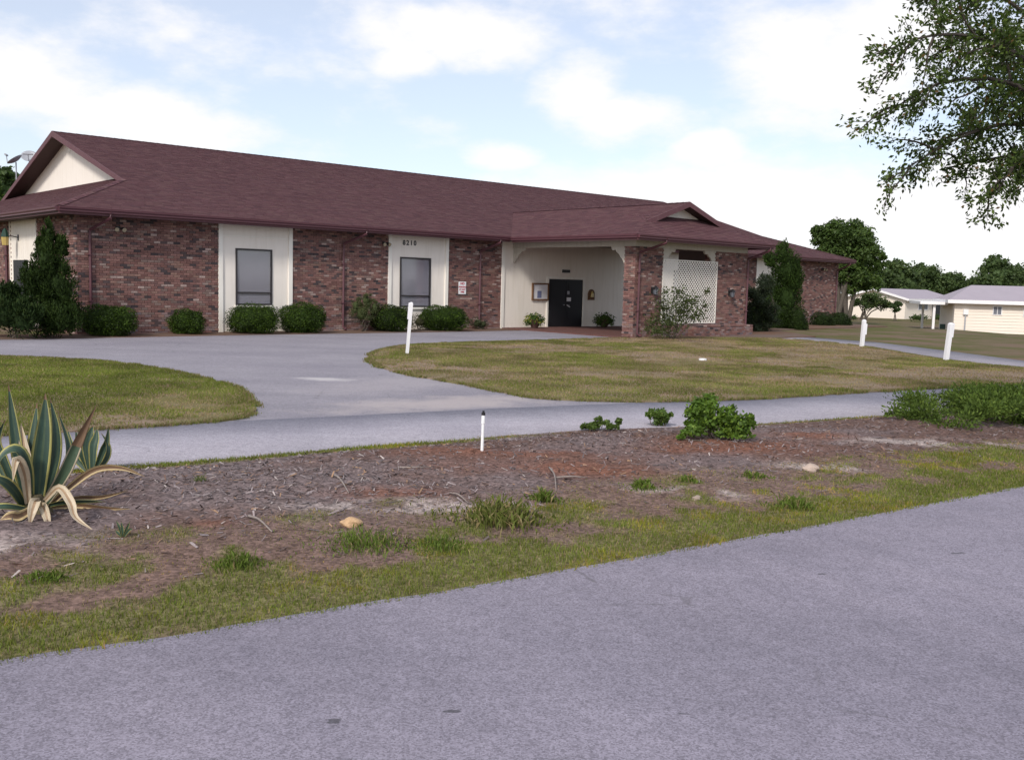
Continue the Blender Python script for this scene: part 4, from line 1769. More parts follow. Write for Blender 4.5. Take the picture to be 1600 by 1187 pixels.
def plant(name, label, cat, base_px, d, lobes, leaf, dens, base_col, tip=None, mat='leaf', aspect=0.5, group=None, power=2.0, amp=0.14, depth=0.28, core=True,
          stems=4, along=None, ground=None, ragged=0.0, nsub=10, trunk_r=0.02, core_k=0.72, zmin=0.03, yscale=1.0, crown='foliage'):
    """lobes in photo pixels (cx, cy, rx, ry, depth offset m); all at depth d from the camera"""
    bp = at_depth(base_px[0], base_px[1], d)
    gz = float(ground_z(bp[0], bp[1])) if ground is None else ground
    root = empty(name, (bp[0], bp[1], gz))
    tag(root, label, cat, group)
    s = pxm(d)
    L = []
    for (cx, cy, rx, ry, do) in lobes:
        c = at_depth(cx, cy, d + do) - np.array([bp[0], bp[1], gz])
        L.append((c, np.array([rx * s, rx * s * yscale, ry * s])))
    Ps, Ds = [], []
    big = list(L)
    full = list(L)
    if ragged:
        full = []
        for c, r in L:
            full.append((c, r * (1 - 0.45 * ragged)))
            for _ in range(nsub):
                q = rng.normal(size=3)
                q /= np.linalg.norm(q)
                if along == 'up':
                    q[2] = abs(q[2]) * rng.choice([1, 1, -0.6])
                k = rng.uniform(0.22, 0.42)
                el = np.array([1, 1, 1.5 if along == 'up' else 0.8])
                full.append((c + q * r * (1 - 0.45 * ragged) * rng.uniform(0.75, 1.1), np.full(3, k * r[:2].mean()) * el * rng.uniform(0.75, 1.25)))
    for c, r in full:
        area = 4 * math.pi * ((r[0] * r[1]) ** 1.6 / 3 + 2 * (r[0] * r[2]) ** 1.6 / 3) ** (1 / 1.6)
        n_ = int(min(60000, max(60, dens * DENS * area / leaf ** 2)))
        P, D = lobe_points(c, r, n_, power, depth, amp)
        Ps.append(P)
        Ds.append(D)
    P, D = np.concatenate(Ps), np.concatenate(Ds)
    k = P[:, 2] > zmin
    P, D = P[k], D[k]
    cols = foliage_cols(P, base_col, 0.28, tip, max(0.25, leaf * 3.5), rng.integers(99))
    al = None
    if along == 'up':
        al = D * 0.6 + np.array([0, 0, 0.9])
    elif along == 'out':
        al = D * 1.0 + np.array([0, 0, 0.35])
    fo = leaf_obj(crown, P, leaf * rng.uniform(0.65, 1.3, len(P)), aspect, cols, M[mat], root, outward=D if along is None else None, along=al)
    tag(fo, kind='stuff')
    if core:
        tag(core_mesh('inner_twigs', L, M['bark'], root, tuple(np.array(base_col) * 0.8), core_k * (0.92 - 0.42 * ragged)), kind='stuff')
    for i in range(stems):
        c, r = L[i % len(L)]
        m = MB()
        o = np.array([rng.normal() * trunk_r * 2, rng.normal() * trunk_r * 2, -0.05])
        big_t = trunk_r >= 0.06
        tgt = c + rng.normal(size=3) * r * (0.1 if big_t else 0.25)
        mid = (o + tgt) / 2 + rng.normal(size=3) * (0.04 if big_t else 0.12) * np.linalg.norm(tgt - o) * np.array([1, 1, 0.2])
        if big_t and i > 0:
            mid = mid * np.array([0.55, 0.55, 1.0])
        m.tube([o, o * 0.6 + mid * 0.4, mid, tgt], [trunk_r, trunk_r * 0.85, trunk_r * 0.7, trunk_r * 0.35], 6, (0.10, 0.085, 0.07))
        m.build('stem' if trunk_r < 0.06 else ('trunk' if i == 0 else 'limb'), M['bark'], root)
    return root


DG, MG, YG = (0.018, 0.034, 0.005), (0.026, 0.049, 0.007), (0.09, 0.12, 0.025)
# clipped shrubs along the facade: (x0, x1, ytop, label, colour)
CLIPPED = [(128, 213, 474, 525, 'wide clipped green shrub right of the tall conifer by the left downspout', MG),
           (265, 320, 481, 523, 'small round clipped shrub alone in the middle of the left brick wall', MG),
           (356, 437, 474, 521, 'round clipped shrub under the left window', MG),
           (437, 510, 473, 520, 'round clipped shrub right of the one under the left window', MG),
           (580, 645, 475, 517, 'clipped shrub left of the right window, behind the leaning white post', DG),
           (655, 732, 477, 516, 'clipped shrub below the white parking sign', MG)]
for x0, x1, yt, yb, lab, colr in CLIPPED:
    cx = (x0 + x1) / 2
    rp = (x1 - x0) / 2
    yl = -1.05 if x1 - x0 > 60 else -0.8
    d = depth_on(cx, yb, yl)
    plant('clipped_shrub', lab, 'shrub', (cx, yb), d,
          [(cx - rp * 0.1, (yt + yb) / 2 + 1, rp * 0.9, (yb - yt) / 2, 0), (cx - rp * 0.42, (yt + yb) / 2 + 4, rp * 0.55, (yb - yt) / 2 - 4, 0.1), (cx + rp * 0.45, (yt + yb) / 2 + 2, rp * 0.54, (yb - yt) / 2 - 2, -0.05)],
          0.05, 1.6, colr, (0.078, 0.135, 0.014), group='shrubs along the facade', power=2.5, amp=0.13, depth=0.15, stems=3, core_k=0.80, yscale=0.85)

d = depth_on(75, 525, -1.4)
plant('conifer', 'tall dark ragged conifer against the left corner of the building', 'conifer', (78, 528), d,
      [(78, 490, 46, 42, 0), (60, 455, 30, 40, 0), (92, 450, 31, 46, 0), (74, 410, 26, 42, 0), (76, 372, 11, 36, 0), (98, 385, 12, 26, 0.1), (48, 435, 15, 32, -0.1), (100, 500, 26, 28, -0.3), (64, 388, 9, 26, 0)],
      0.10, 1.3, (0.018, 0.034, 0.007), (0.034, 0.058, 0.011), 'needle', 0.30, power=2.0, amp=0.2, depth=0.3, along='up', core_k=0.68, ragged=0.5, nsub=18)
plant('dark_shrub', 'dark spreading shrub at the left edge beside the conifer', 'shrub', (18, 525), depth_on(18, 525, -1.6),
      [(15, 490, 42, 38, 0), (-20, 480, 40, 42, 0.3), (38, 500, 26, 28, -0.2), (12, 458, 20, 20, 0.2)], 0.10, 1.3, (0.016, 0.032, 0.008), (0.03, 0.05, 0.012), 'needle', 0.35, amp=0.2, along='up', ragged=0.45, nsub=16)
plant('loose_shrub', 'loose grey-green upright shrub right of the middle downspout', 'shrub', (567, 518), depth_on(567, 518, -0.75),
      [(566, 490, 24, 27, 0), (572, 470, 15, 18, 0), (556, 478, 14, 20, 0), (585, 480, 12, 18, 0)], 0.06, 0.55, (0.065, 0.085, 0.032), (0.11, 0.12, 0.05), amp=0.25, depth=0.4, aspect=0.35, core_k=0.55, ragged=0.7)
plant('small_shrub', 'low dark sparse shrub between the parking sign and the cream porch wall', 'shrub', (748, 515), depth_on(748, 515, -0.5),
      [(746, 505, 13, 11, 0), (755, 507, 9, 9, 0)], 0.06, 0.5, (0.045, 0.055, 0.025), amp=0.25, depth=0.4, core_k=0.5)
plant('brown_shrub', 'low brownish shrub wedged between two clipped shrubs under the right window', 'shrub', (655, 517), depth_on(655, 517, -0.7),
      [(655, 503, 14, 13, 0)], 0.06, 0.6, (0.06, 0.06, 0.03), amp=0.25, depth=0.4, core_k=0.5)

# porch bush and the group right of the porch
d = depth_on(1055, 528, -8.2)
plant('flowering_bush', 'loose leafy bush with arching shoots in front of the white lattice', 'bush', (1052, 528), d,
      [(1045, 505, 34, 24, 0), (1062, 485, 36, 26, 0), (1035, 480, 20, 20, 0), (1075, 470, 24, 16, 0), (1060, 455, 16, 12, 0), (1088, 492, 22, 12, 0), (1102, 478, 10, 9, 0), (1018, 505, 16, 20, 0.2), (1105, 455, 6, 6, 0), (1038, 456, 9, 9, 0), (1030, 518, 24, 10, -0.2)],
      0.10, 0.42, (0.055, 0.075, 0.022), (0.10, 0.12, 0.045), amp=0.3, depth=0.5, aspect=0.45, core=False, stems=11, trunk_r=0.018)
d = depth_on(1225, 528, -3.4)
plant('conifer', 'tall dense green conifer right of the porch', 'conifer', (1226, 530), d,
      [(1226, 500, 31, 32, 0), (1200, 498, 34, 32, 0.3), (1202, 462, 26, 38, 0.3), (1230, 465, 28, 40, 0), (1228, 425, 26, 40, 0), (1222, 398, 15, 24, 0), (1205, 408, 14, 18, 0), (1240, 440, 19, 35, 0), (1210, 510, 24, 22, 0)],
      0.13, 0.9, (0.022, 0.042, 0.008), (0.042, 0.075, 0.013), 'needle', 0.32, amp=0.2, along='up', ragged=0.6, nsub=16)
plant('airy_tree', 'thin-leaved dark multi-stemmed shrub beside the porch corner', 'shrub', (1188, 528), depth_on(1188, 528, -5.2),
      [(1185, 470, 32, 38, 0), (1195, 445, 22, 24, 0), (1170, 490, 20, 28, 0), (1202, 495, 24, 26, 0), (1184, 510, 26, 18, 0)], 0.09, 0.9, (0.026, 0.038, 0.020), (0.042, 0.058, 0.028), amp=0.25, depth=0.45, aspect=0.4,
      core_k=0.5, stems=7, trunk_r=0.022, ragged=0.8, nsub=12)
plant('clipped_shrub', 'round clipped shrub at the foot of the conifer right of the porch', 'shrub', (1247, 528), depth_on(1247, 528, -4.2),
      [(1246, 504, 15, 25, 0), (1248, 512, 15, 16, 0)], 0.07, 1.4, DG, (0.035, 0.06, 0.01), power=2.5, amp=0.07, depth=0.12, core_k=0.85, stems=2)
for cx, lab in ((1284, 'clipped dark shrub below the right brick wall, nearer of the pair'), (1310, 'clipped dark shrub at the far right corner of the brick wall')):
    plant('clipped_shrub', lab, 'shrub', (cx, 520), depth_on(cx, 520, -1.6), [(cx, 504, 18, 16, 0), (cx + 4, 508, 16, 12, 0)], 0.08, 1.4, (0.016, 0.030, 0.006), (0.03, 0.05, 0.01),
          power=2.8, amp=0.06, depth=0.1, core_k=0.86, stems=2, yscale=0.8)

# potted plants under the porch
for cx, yb, lab, tipc in ((835, 516, 'bushy potted plant with yellow-green leaves left of the black door', (0.30, 0.30, 0.06)), (944, 516, 'spreading potted plant in a dark pot right of the black door', (0.09, 0.14, 0.03))):
    d = depth_on(cx, yb, -0.75)
    yt = 486
    root = plant('potted_plant', lab, 'potted plant', (cx, yb), d, [(cx, 498, 15, 11, 0), (cx - 6, 502, 12, 9, 0), (cx + 7, 502, 11, 8, 0)], 0.10, 0.7, (0.05, 0.09, 0.02), tipc, amp=0.2, stems=3, core_k=0.6, ground=0.052)
    m = MB()
    m.tube([(0, 0, 0.0), (0, 0, 0.05), (0, 0, 0.30), (0, 0, 0.33), (0, 0, 0.36)], [0.13, 0.15, 0.235, 0.26, 0.26], 16)
    pot = m.build('pot', M['terracotta'], root)
    m = MB()
    m.tube([(0, 0, 0.361), (0, 0, 0.366)], [0.22, 0.22], 14)
    m.build('soil', M['mortar'], pot)

# ------------------------------------------------------------------ planting-bed shrubs
def bed_ground(px, py):
    p = gp(px, py)
    for _ in range(4):
        p = gp(px, py, float(bed_z(np.array(p[0]), np.array(p[1]))))
    return p


p = bed_ground(1120, 690)
plant('broadleaf_bush', 'largest bright green leafy bush in the mulch bed', 'bush', (1118, 690), p[1] + 0.25,
      [(1105, 648, 42, 30, 0), (1140, 658, 36, 30, 0), (1090, 640, 26, 22, 0), (1108, 630, 26, 14, 0), (1165, 668, 18, 20, 0), (1080, 672, 20, 18, -0.1), (1150, 676, 30, 16, 0), (1172, 655, 8, 12, 0), (1063, 685, 7, 8, -0.2)],
      0.055, 0.62, (0.085, 0.150, 0.024), (0.16, 0.25, 0.035), amp=0.22, depth=0.35, aspect=0.6, core_k=0.52, stems=10, ground=float(p[2]), trunk_r=0.012, ragged=0.7, nsub=10)
p = bed_ground(1030, 668)
plant('broadleaf_bush', 'medium leafy bush just left of the largest one in the mulch bed', 'bush', (1030, 668), p[1] + 0.1,
      [(1026, 645, 18, 14, 0), (1040, 650, 14, 14, 0), (1034, 657, 13, 11, 0), (1018, 648, 9, 9, 0)], 0.05, 0.5, (0.080, 0.135, 0.026), (0.15, 0.21, 0.05), amp=0.25, depth=0.4, aspect=0.55, core_k=0.45, stems=7, ground=float(p[2]), trunk_r=0.01, ragged=0.7, nsub=8)
p = bed_ground(938, 674)
plant('broadleaf_bush', 'smallest low sprouting bush at the lane edge of the bed', 'bush', (938, 674), p[1] + 0.05,
      [(936, 660, 11, 11, 0), (950, 663, 10, 8, 0), (914, 665, 8, 7, 0), (967, 658, 6, 6, 0), (926, 666, 12, 6, 0), (957, 667, 12, 5, 0)], 0.045, 0.45, (0.085, 0.135, 0.028), (0.15, 0.20, 0.06), amp=0.3, depth=0.45, aspect=0.5,
      core_k=0.4, stems=7, ground=float(p[2]), trunk_r=0.008, ragged=0.6, nsub=6)
p = bed_ground(1500, 668)
JD = p[1] + 0.75
jl = []
jpoly = [gp(*q)[:2] for q in ((1388, 655), (1400, 662), (1440, 670), (1500, 680), (1600, 680), (1760, 684), (1760, 634), (1600, 638), (1450, 646))]
jp = np.array(jpoly)
while len(jl) < 120:
    q = rng.uniform(jp.min(0), jp.max(0))
    if not in_poly(q[:1], q[1:], jp)[0]:
        continue
    zt = rng.uniform(0.08, 0.36) * (0.30 + 0.70 * min(1, max(0, q[0] - jp[0][0]) / 0.9))
    # back to pixels at that depth, the form plant() takes
    r_ = np.array([q[0], q[1], zt + 0.05]) - np.array([0, 0, CAM_H])
    c_, s_ = math.cos(R(PITCH)), math.sin(R(PITCH))
    zc = r_[1] * c_ + r_[2] * s_
    xx, yy = r_[0] / zc, (-r_[1] * s_ + r_[2] * c_) / zc
    qx = xx * math.cos(R(ROLL)) + yy * math.sin(R(ROLL))
    qy = -xx * math.sin(R(ROLL)) + yy * math.cos(R(ROLL))
    jl.append((800 + F_PX * qx, 593.5 - F_PX * qy, rng.uniform(22, 38), rng.uniform(12, 19), q[1] - JD))
plant('spreading_juniper', 'low wide spreading juniper covering the right end of the bed', 'juniper', (1500, 668), JD, jl,
      0.055, 0.55, (0.066, 0.105, 0.020), (0.115, 0.165, 0.032), 'needle', 0.42, amp=0.3, depth=0.4, along='out', core=False, stems=8, ground=float(p[2]), zmin=0.02, trunk_r=0.014)

# ------------------------------------------------------------------ agaves
AG_G, AG_G2, AG_Y, AG_C, AG_B = (0.030, 0.062, 0.045), (0.052, 0.085, 0.05), (0.36, 0.33, 0.11), (0.47, 0.39, 0.28), (0.16, 0.095, 0.055)


def catmull(P, n_):
    P = [np.array(p, float) for p in P]
    P = [2 * P[0] - P[1]] + P + [2 * P[-1] - P[-2]]
    out = []
    segs = len(P) - 3
    for i in range(n_ + 1):
        u = i / n_ * segs
        k = min(int(u), segs - 1)
        t = u - k
        a, b_, c, d_ = P[k:k + 4]
        out.append(0.5 * (2 * b_ + (c - a) * t + (2 * a - 5 * b_ + 4 * c - d_) * t * t + (3 * b_ - a - 3 * c + d_) * t ** 3))
    return out


def agave_leaf(root, o, pts, W, style='green', roll=0.0, parent_name='leaf'):
    """pts: (px, py, depth) along the leaf; W its greatest width in metres"""
    path = catmull([at_depth(*p) - o for p in pts], 16)
    NC = 8
    top, bot = [], []
    for i, p in enumerate(path):
        t = i / 16
        tan = path[min(i + 1, 16)] - path[max(i - 1, 0)]
        tan /= np.linalg.norm(tan) + 1e-9
        view = p + o - np.array([0, 0, CAM_H])
        view /= np.linalg.norm(view)
        wd = np.cross(tan, view)
        wd /= np.linalg.norm(wd) + 1e-9
        nr = np.cross(wd, tan)
        if nr @ view > 0:
            nr = -nr
        q = roll * (0.6 + 0.6 * t)
        wd2 = wd * math.cos(q) + nr * math.sin(q)
        nr2 = nr * math.cos(q) - wd * math.sin(q)
        hw = W * 0.74 / 2 * (0.62 + 0.38 * min(1, t / 0.35)) * max(0.03, 1 - max(0, (t - 0.45) / 0.55) ** 1.7)
        th = 0.014 * (1 - t) + 0.0025
        wav = 0.10 * hw * math.sin(9 * t + W * 50) if style != 'green' else 0
        for j in range(NC + 1):
            v_ = j / NC * 2 - 1
            cup = (abs(v_) ** 1.6) * hw * 0.38 + wav * v_
            top.append(p + wd2 * hw * v_ + nr2 * cup)
            bot.append(p + wd2 * hw * v_ + nr2 * (cup - th * (1 - v_ * v_ * 0.9)))
    m = MB()
    N1 = NC + 1
    nv = len(top)
    m.v = [tuple(p) for p in top + bot]
    for i in range(16):
        t = i / 16
        for j in range(NC):
            v_ = abs((j + 0.5) / NC * 2 - 1)
            if style == 'green':
                c = AG_Y if v_ > 0.76 else (AG_G if (j + int(W * 100)) % 3 else AG_G2)
                if t > 0.9:
                    c = AG_B
            elif style == 'browntip':
                c = AG_B if t > 0.62 else (AG_C if v_ > 0.76 else AG_G2)
            elif style == 'cream':
                c = AG_C if v_ > 0.35 else (0.30, 0.20, 0.12)
            else:
                c = (0.50, 0.38, 0.20) if v_ > 0.6 else AG_B
            c = tuple(np.array(c) * rng.uniform(0.9, 1.1))
            f = (i * N1 + j, i * N1 + j + 1, (i + 1) * N1 + j + 1, (i + 1) * N1 + j)
            m.f += [f, tuple(nv + k for k in f[::-1])]
            m.c += [c, c]
        for j in (0, NC):
            f = (i * N1 + j, (i + 1) * N1 + j, nv + (i + 1) * N1 + j, nv + i * N1 + j)
            m.f.append(f)
            m.c.append(AG_Y if style == 'green' else AG_C)
    return m.build('leaf', M['agave'], root, smooth=True)


M['agave'] = tinted('agave_skin', 0.5, 0.10, 22, 0.0015, 0.4)
p = bed_ground(58, 800)
D0 = p[1]
o = np.array([p[0], p[1], p[2]])
ag = empty('agave', tuple(o))
tag(ag, 'large variegated agave with yellow-edged leaves and dried lower leaves', 'agave')
LV = [
    ([(40, 785, 0), (28, 720, .05), (20, 660, .08), (13, 600, .1)], .12, 'green', .2),
    ([(58, 790, 0), (62, 730, 0), (68, 670, .02), (71, 614, .06)], .185, 'green', .1),
    ([(55, 790, .05), (50, 730, .1), (54, 680, .14), (58, 628, .18)], .14, 'green', -.5),
    ([(66, 788, .08), (84, 720, .2), (86, 670, .25), (78, 620, .3)], .13, 'green', .6),
    ([(75, 785, .05), (98, 745, .12), (106, 700, .14), (90, 640, .2)], .11, 'green', .8),
    ([(70, 787, -.02), (98, 742, -.05), (122, 690, -.02), (151, 632, .05)], .125, 'browntip', .3),
    ([(80, 787, 0), (112, 758, .02), (150, 733, .08), (190, 731, .15), (226, 744, .2)], .075, 'dry', .2),
    ([(70, 782, -.12), (92, 762, -.25), (110, 785, -.35), (118, 808, -.4), (147, 829, -.42)], .085, 'cream', -.3),
    ([(56, 786, -.15), (55, 783, -.28), (50, 800, -.35), (46, 822, -.36)], .10, 'cream', .1),
    ([(64, 790, -.15), (68, 792, -.25), (74, 810, -.3), (78, 832, -.32)], .085, 'cream', .2),
    ([(46, 788, -.02), (42, 735, -.12), (28, 704, -.2), (6, 710, -.25), (-8, 735, -.28)], .14, 'green', .9),
    ([(44, 786, -.1), (38, 740, -.2), (26, 718, -.28), (20, 752, -.3)], .10, 'cream', .2),
    ([(50, 788, .02), (45, 740, .05), (38, 700, .08), (33, 662, .12)], .13, 'cream', -.3),
    ([(75, 792, .05), (120, 789, .1), (160, 793, .12), (204, 795, .1)], .07, 'dry', .6),
    ([(75, 790, .2), (120, 778, .35), (160, 776, .4), (200, 766, .45)], .06, 'dry', .5),
    ([(72, 790, .0), (100, 784, -.05), (140, 782, -.05), (165, 784, -.05)], .07, 'green', 1.0),
    ([(38, 792, -.05), (20, 765, -.2), (0, 750, -.3), (-25, 745, -.35)], .12, 'green', .4),
    ([(40, 795, -.1), (10, 792, -.25), (-20, 795, -.3), (-45, 800, -.3)], .09, 'green', 1.0),
    ([(50, 795, -.2), (30, 806, -.35), (15, 806, -.42), (0, 812, -.45)], .10, 'dry', .3),
    ([(48, 786, .1), (10, 740, .2), (-10, 680, .25), (-22, 620, .3)], .13, 'green', -.3),
    ([(36, 790, .0), (5, 720, .0), (-5, 690, .0), (8, 655, .05)], .10, 'green', .5),
]
for pts, W, st, rl in LV:
    agave_leaf(ag, o, [(a, b_, D0 + c) for a, b_, c in pts], W, st, rl)
m = MB()
m.tube([(0, 0, -0.03), (0, 0, 0.06), (0, 0, 0.14)], [0.12, 0.10, 0.04], 10, (0.12, 0.10, 0.06))
m.build('crown_base', M['bark'], ag)

p = bed_ground(143, 738)
o = np.array(p)
ag2 = empty('agave', tuple(o))
tag(ag2, 'smaller agave clump standing behind the large one near the lane', 'agave')
for pts, W, st, rl in [([(140, 738), (128, 710), (122, 690), (118, 672)], .10, 'green', .3), ([(142, 738), (136, 700), (140, 680), (146, 664)], .13, 'green', 0),
                       ([(145, 738), (146, 700), (150, 684), (152, 668)], .12, 'green', -.3), ([(148, 738), (160, 705), (166, 690), (170, 664)], .10, 'green', .5),
                       ([(150, 738), (166, 715), (168, 695), (158, 676)], .09, 'green', .8), ([(138, 738), (118, 715), (110, 690), (106, 670)], .09, 'green', -.4),
                       ([(146, 740), (160, 728), (172, 732), (176, 738)], .05, 'dry', .2), ([(142, 740), (152, 750), (170, 748), (190, 750)], .06, 'dry', .4)]:
    agave_leaf(ag2, o, [(a, b_, p[1] + 0.02 * k) for k, (a, b_) in enumerate(pts)], W, st, rl)
p = bed_ground(192, 838)
o = np.array(p)
ag3 = empty('agave', tuple(o))
tag(ag3, 'tiny agave seedling in the soil right of the large agave', 'agave')
for pts in ([(191, 838), (187, 825), (181, 812)], [(192, 838), (191, 826), (189, 814)], [(193, 838), (198, 826), (203, 814)], [(194, 838), (201, 828), (208, 826)], [(190, 838), (184, 832), (180, 828)]):
    agave_leaf(ag3, o, [(a, b_, p[1]) for a, b_ in pts], .03, 'green', .2)

# ------------------------------------------------------------------ small things on the ground
def rock(px, py, w, label, col):
    p = bed_ground(px, py)
    bm = bmesh.new()
    bmesh.ops.create_icosphere(bm, subdivisions=3, radius=1)
    ph = rng.uniform(0, 6, 3)
    for v_ in bm.verts:
        c = v_.co
        k = 1 + 0.18 * math.sin(2.3 * c.x + ph[0]) * math.cos(2.7 * c.y + ph[1]) + 0.10 * math.sin(5 * c.z + 4 * c.x + ph[2]) + rng.normal() * 0.015
        v_.co = Vector((c.x * w * 0.5 * k, c.y * w * 0.38 * k, max(-0.2 * w, c.z * w * 0.27 * k)))
    me = bpy.data.meshes.new('rock')
    bm.to_mesh(me)
    bm.free()
    a = me.color_attributes.new('tint', 'FLOAT_COLOR', 'POINT')
    a.data.foreach_set('color', list((*col, 1.0)) * len(me.vertices))
    me.materials.append(M['stone'])
    ob = bpy.data.objects.new('rock', me)
    link(ob)
    ob.location = (p[0], p[1], p[2] + w * 0.08)
    ob.rotation_euler = (0, 0, rng.uniform(0, 0.6))
    tag(ob, label, 'rock', 'stones lying in the bed')


rock(549, 820, 0.165, 'pale orange stone at the grassy edge of the bed, left of centre', (0.50, 0.33, 0.19))
rock(1266, 735, 0.20, 'pale sandy stone in the right half of the bed', (0.46, 0.36, 0.30))
rock(1088, 780, 0.10, 'small flat sandy stone near the verge right of centre', (0.34, 0.27, 0.22))


def stick(pxs, r, label):
    P = [bed_ground(a, b_) + np.array([0, 0, 0.012 + lift]) for a, b_, lift in pxs]
    o = P[0].copy()
    m = MB()
    path = catmull([q - o for q in P], 10)
    m.tube(path, [r * (1 - 0.6 * i / 10) for i in range(11)], 6, (0.26, 0.22, 0.20))
    ob = m.build('fallen_stick', M['bark'], None, smooth=True)
    ob.location = tuple(o)
    tag(ob, label, 'stick', 'fallen sticks in the bed')


stick([(520, 742, 0), (532, 754, .02), (545, 772, 0)], 0.011, 'pale straight stick slanting on the grey mulch')
stick([(868, 748, 0), (890, 751, .03), (918, 749, .01)], 0.010, 'pale stick lying across the red straw near the bed centre')
stick([(388, 808, 0), (405, 820, .03), (425, 833, 0)], 0.011, 'grey stick beside the rusty straw in the left of the bed')
stick([(703, 772, 0), (716, 778, .02), (732, 788, 0)], 0.009, 'thin grey stick left of the largest weed clump')
stick([(858, 735, .02), (866, 752, .05), (869, 768, 0)], 0.010, 'short forked-looking stick near the bed centre')
stick([(622, 732, 0), (648, 733, .01), (680, 731, 0)], 0.008, 'thin stick lying flat near the lane edge left of the white stake')


def weed(px, py, w, hgt, n_, label, col, broad=0.02, dryf=0.1):
    p = bed_ground(px, py)
    root = empty('weed_clump', tuple(p))
    tag(root, label, 'weed', 'weed clumps in the bed')
    x = rng.normal(size=n_) * w * 0.62
    y = rng.normal(size=n_) * w * 0.42
    zz = bed_z(x + p[0], y + p[1]) - p[2]
    ang = rng.uniform(0, 6.28, n_)
    la = rng.uniform(0, 6.28, n_)
    h = hgt * rng.uniform(0.4, 1.1, n_) * np.clip(1.1 - (x / w) ** 2 * 1.3, 0.3, 1)
    ln_ = h * rng.uniform(0.3, 1.0, n_)
    ww = broad * rng.uniform(0.5, 1.0, n_)
    V = np.empty((n_, 4, 3))
    dx, dy = np.cos(la), np.sin(la)
    V[:, 0] = np.stack([x, y, zz - 0.01], 1)
    mid = np.stack([x + dx * ln_ * 0.4, y + dy * ln_ * 0.4, zz + h * 0.65], 1)
    sd = np.stack([np.cos(ang) * ww / 2, np.sin(ang) * ww / 2, np.zeros(n_)], 1)
    V[:, 1] = mid + sd
    V[:, 2] = np.stack([x + dx * ln_, y + dy * ln_, zz + h], 1)
    V[:, 3] = mid - sd
    c = np.array(col) * rng.uniform(0.65, 1.35, (n_, 1))
    k = rng.random(n_) < dryf
    c[k] = G3 * rng.uniform(0.7, 1.2, (k.sum(), 1))
    tag(np_mesh('blades', V.reshape(-1, 3), np.arange(4 * n_).reshape(n_, 4), M['grass'], c, root), kind='stuff')


WG = (0.105, 0.150, 0.028)
weed(785, 812, 0.36, 0.13, 900, 'largest yellow-green weed clump in the bed', (0.11, 0.13, 0.03), 0.022, 0.25)
weed(850, 782, 0.12, 0.09, 260, 'bright green weed tuft just right of the largest weed clump', WG)
weed(372, 882, 0.16, 0.07, 420, 'bright green grass tuft at the verge edge in the left third', WG, 0.012)
weed(575, 850, 0.34, 0.07, 800, 'long green grass tuft below the pale orange stone', WG, 0.012)
weed(1005, 762, 0.14, 0.08, 220, 'green weed tuft in the bed right of centre', WG)
weed(1075, 752, 0.10, 0.06, 160, 'small weed sprig below the largest bush', WG)
weed(1180, 745, 0.16, 0.05, 200, 'flat weed patch in the right half of the bed', WG)
weed(312, 752, 0.06, 0.07, 60, 'pale green sprig alone on the grey mulch', (0.13, 0.16, 0.06), 0.012)
weed(70, 905, 0.14, 0.06, 300, 'green grass tuft at the left edge of the verge', WG, 0.012)
weed(690, 855, 0.22, 0.06, 420, 'green grass tuft in the bare patch left of centre', WG, 0.012)
weed(1240, 792, 0.20, 0.10, 420, 'tall green tuft at the verge right of centre', WG, 0.014, 0.2)

# white survey stake
p = bed_ground(753, 704)
s = pxm(p[1])
st = empty('marker_stake', tuple(p))
tag(st, 'thin white plastic stake with a black cap in the mulch bed', 'stake')
hh = 64 * s
m = MB()
m.tube([(0, 0, -0.03), (0.006, 0, hh * 0.70)], 0.0165, 12)
m.build('pipe', M['plastic'], st, smooth=False)
m = MB()
m.tube([(0.006, 0, hh * 0.68), (0.0062, 0, hh * 0.80), (0.0065, 0, hh * 0.89)], [0.0215, 0.0215, 0.018], 12)
m.build('coupling', M['plastic'], st)
m = MB()
m.tube([(0.0065, 0, hh * 0.885), (0.0067, 0, hh * 0.955), (0.0067, 0, hh * 0.956), (0.0068, 0, hh)], [0.021, 0.021, 0.012, 0.012], 10)
m.build('cap', M['black'], st)


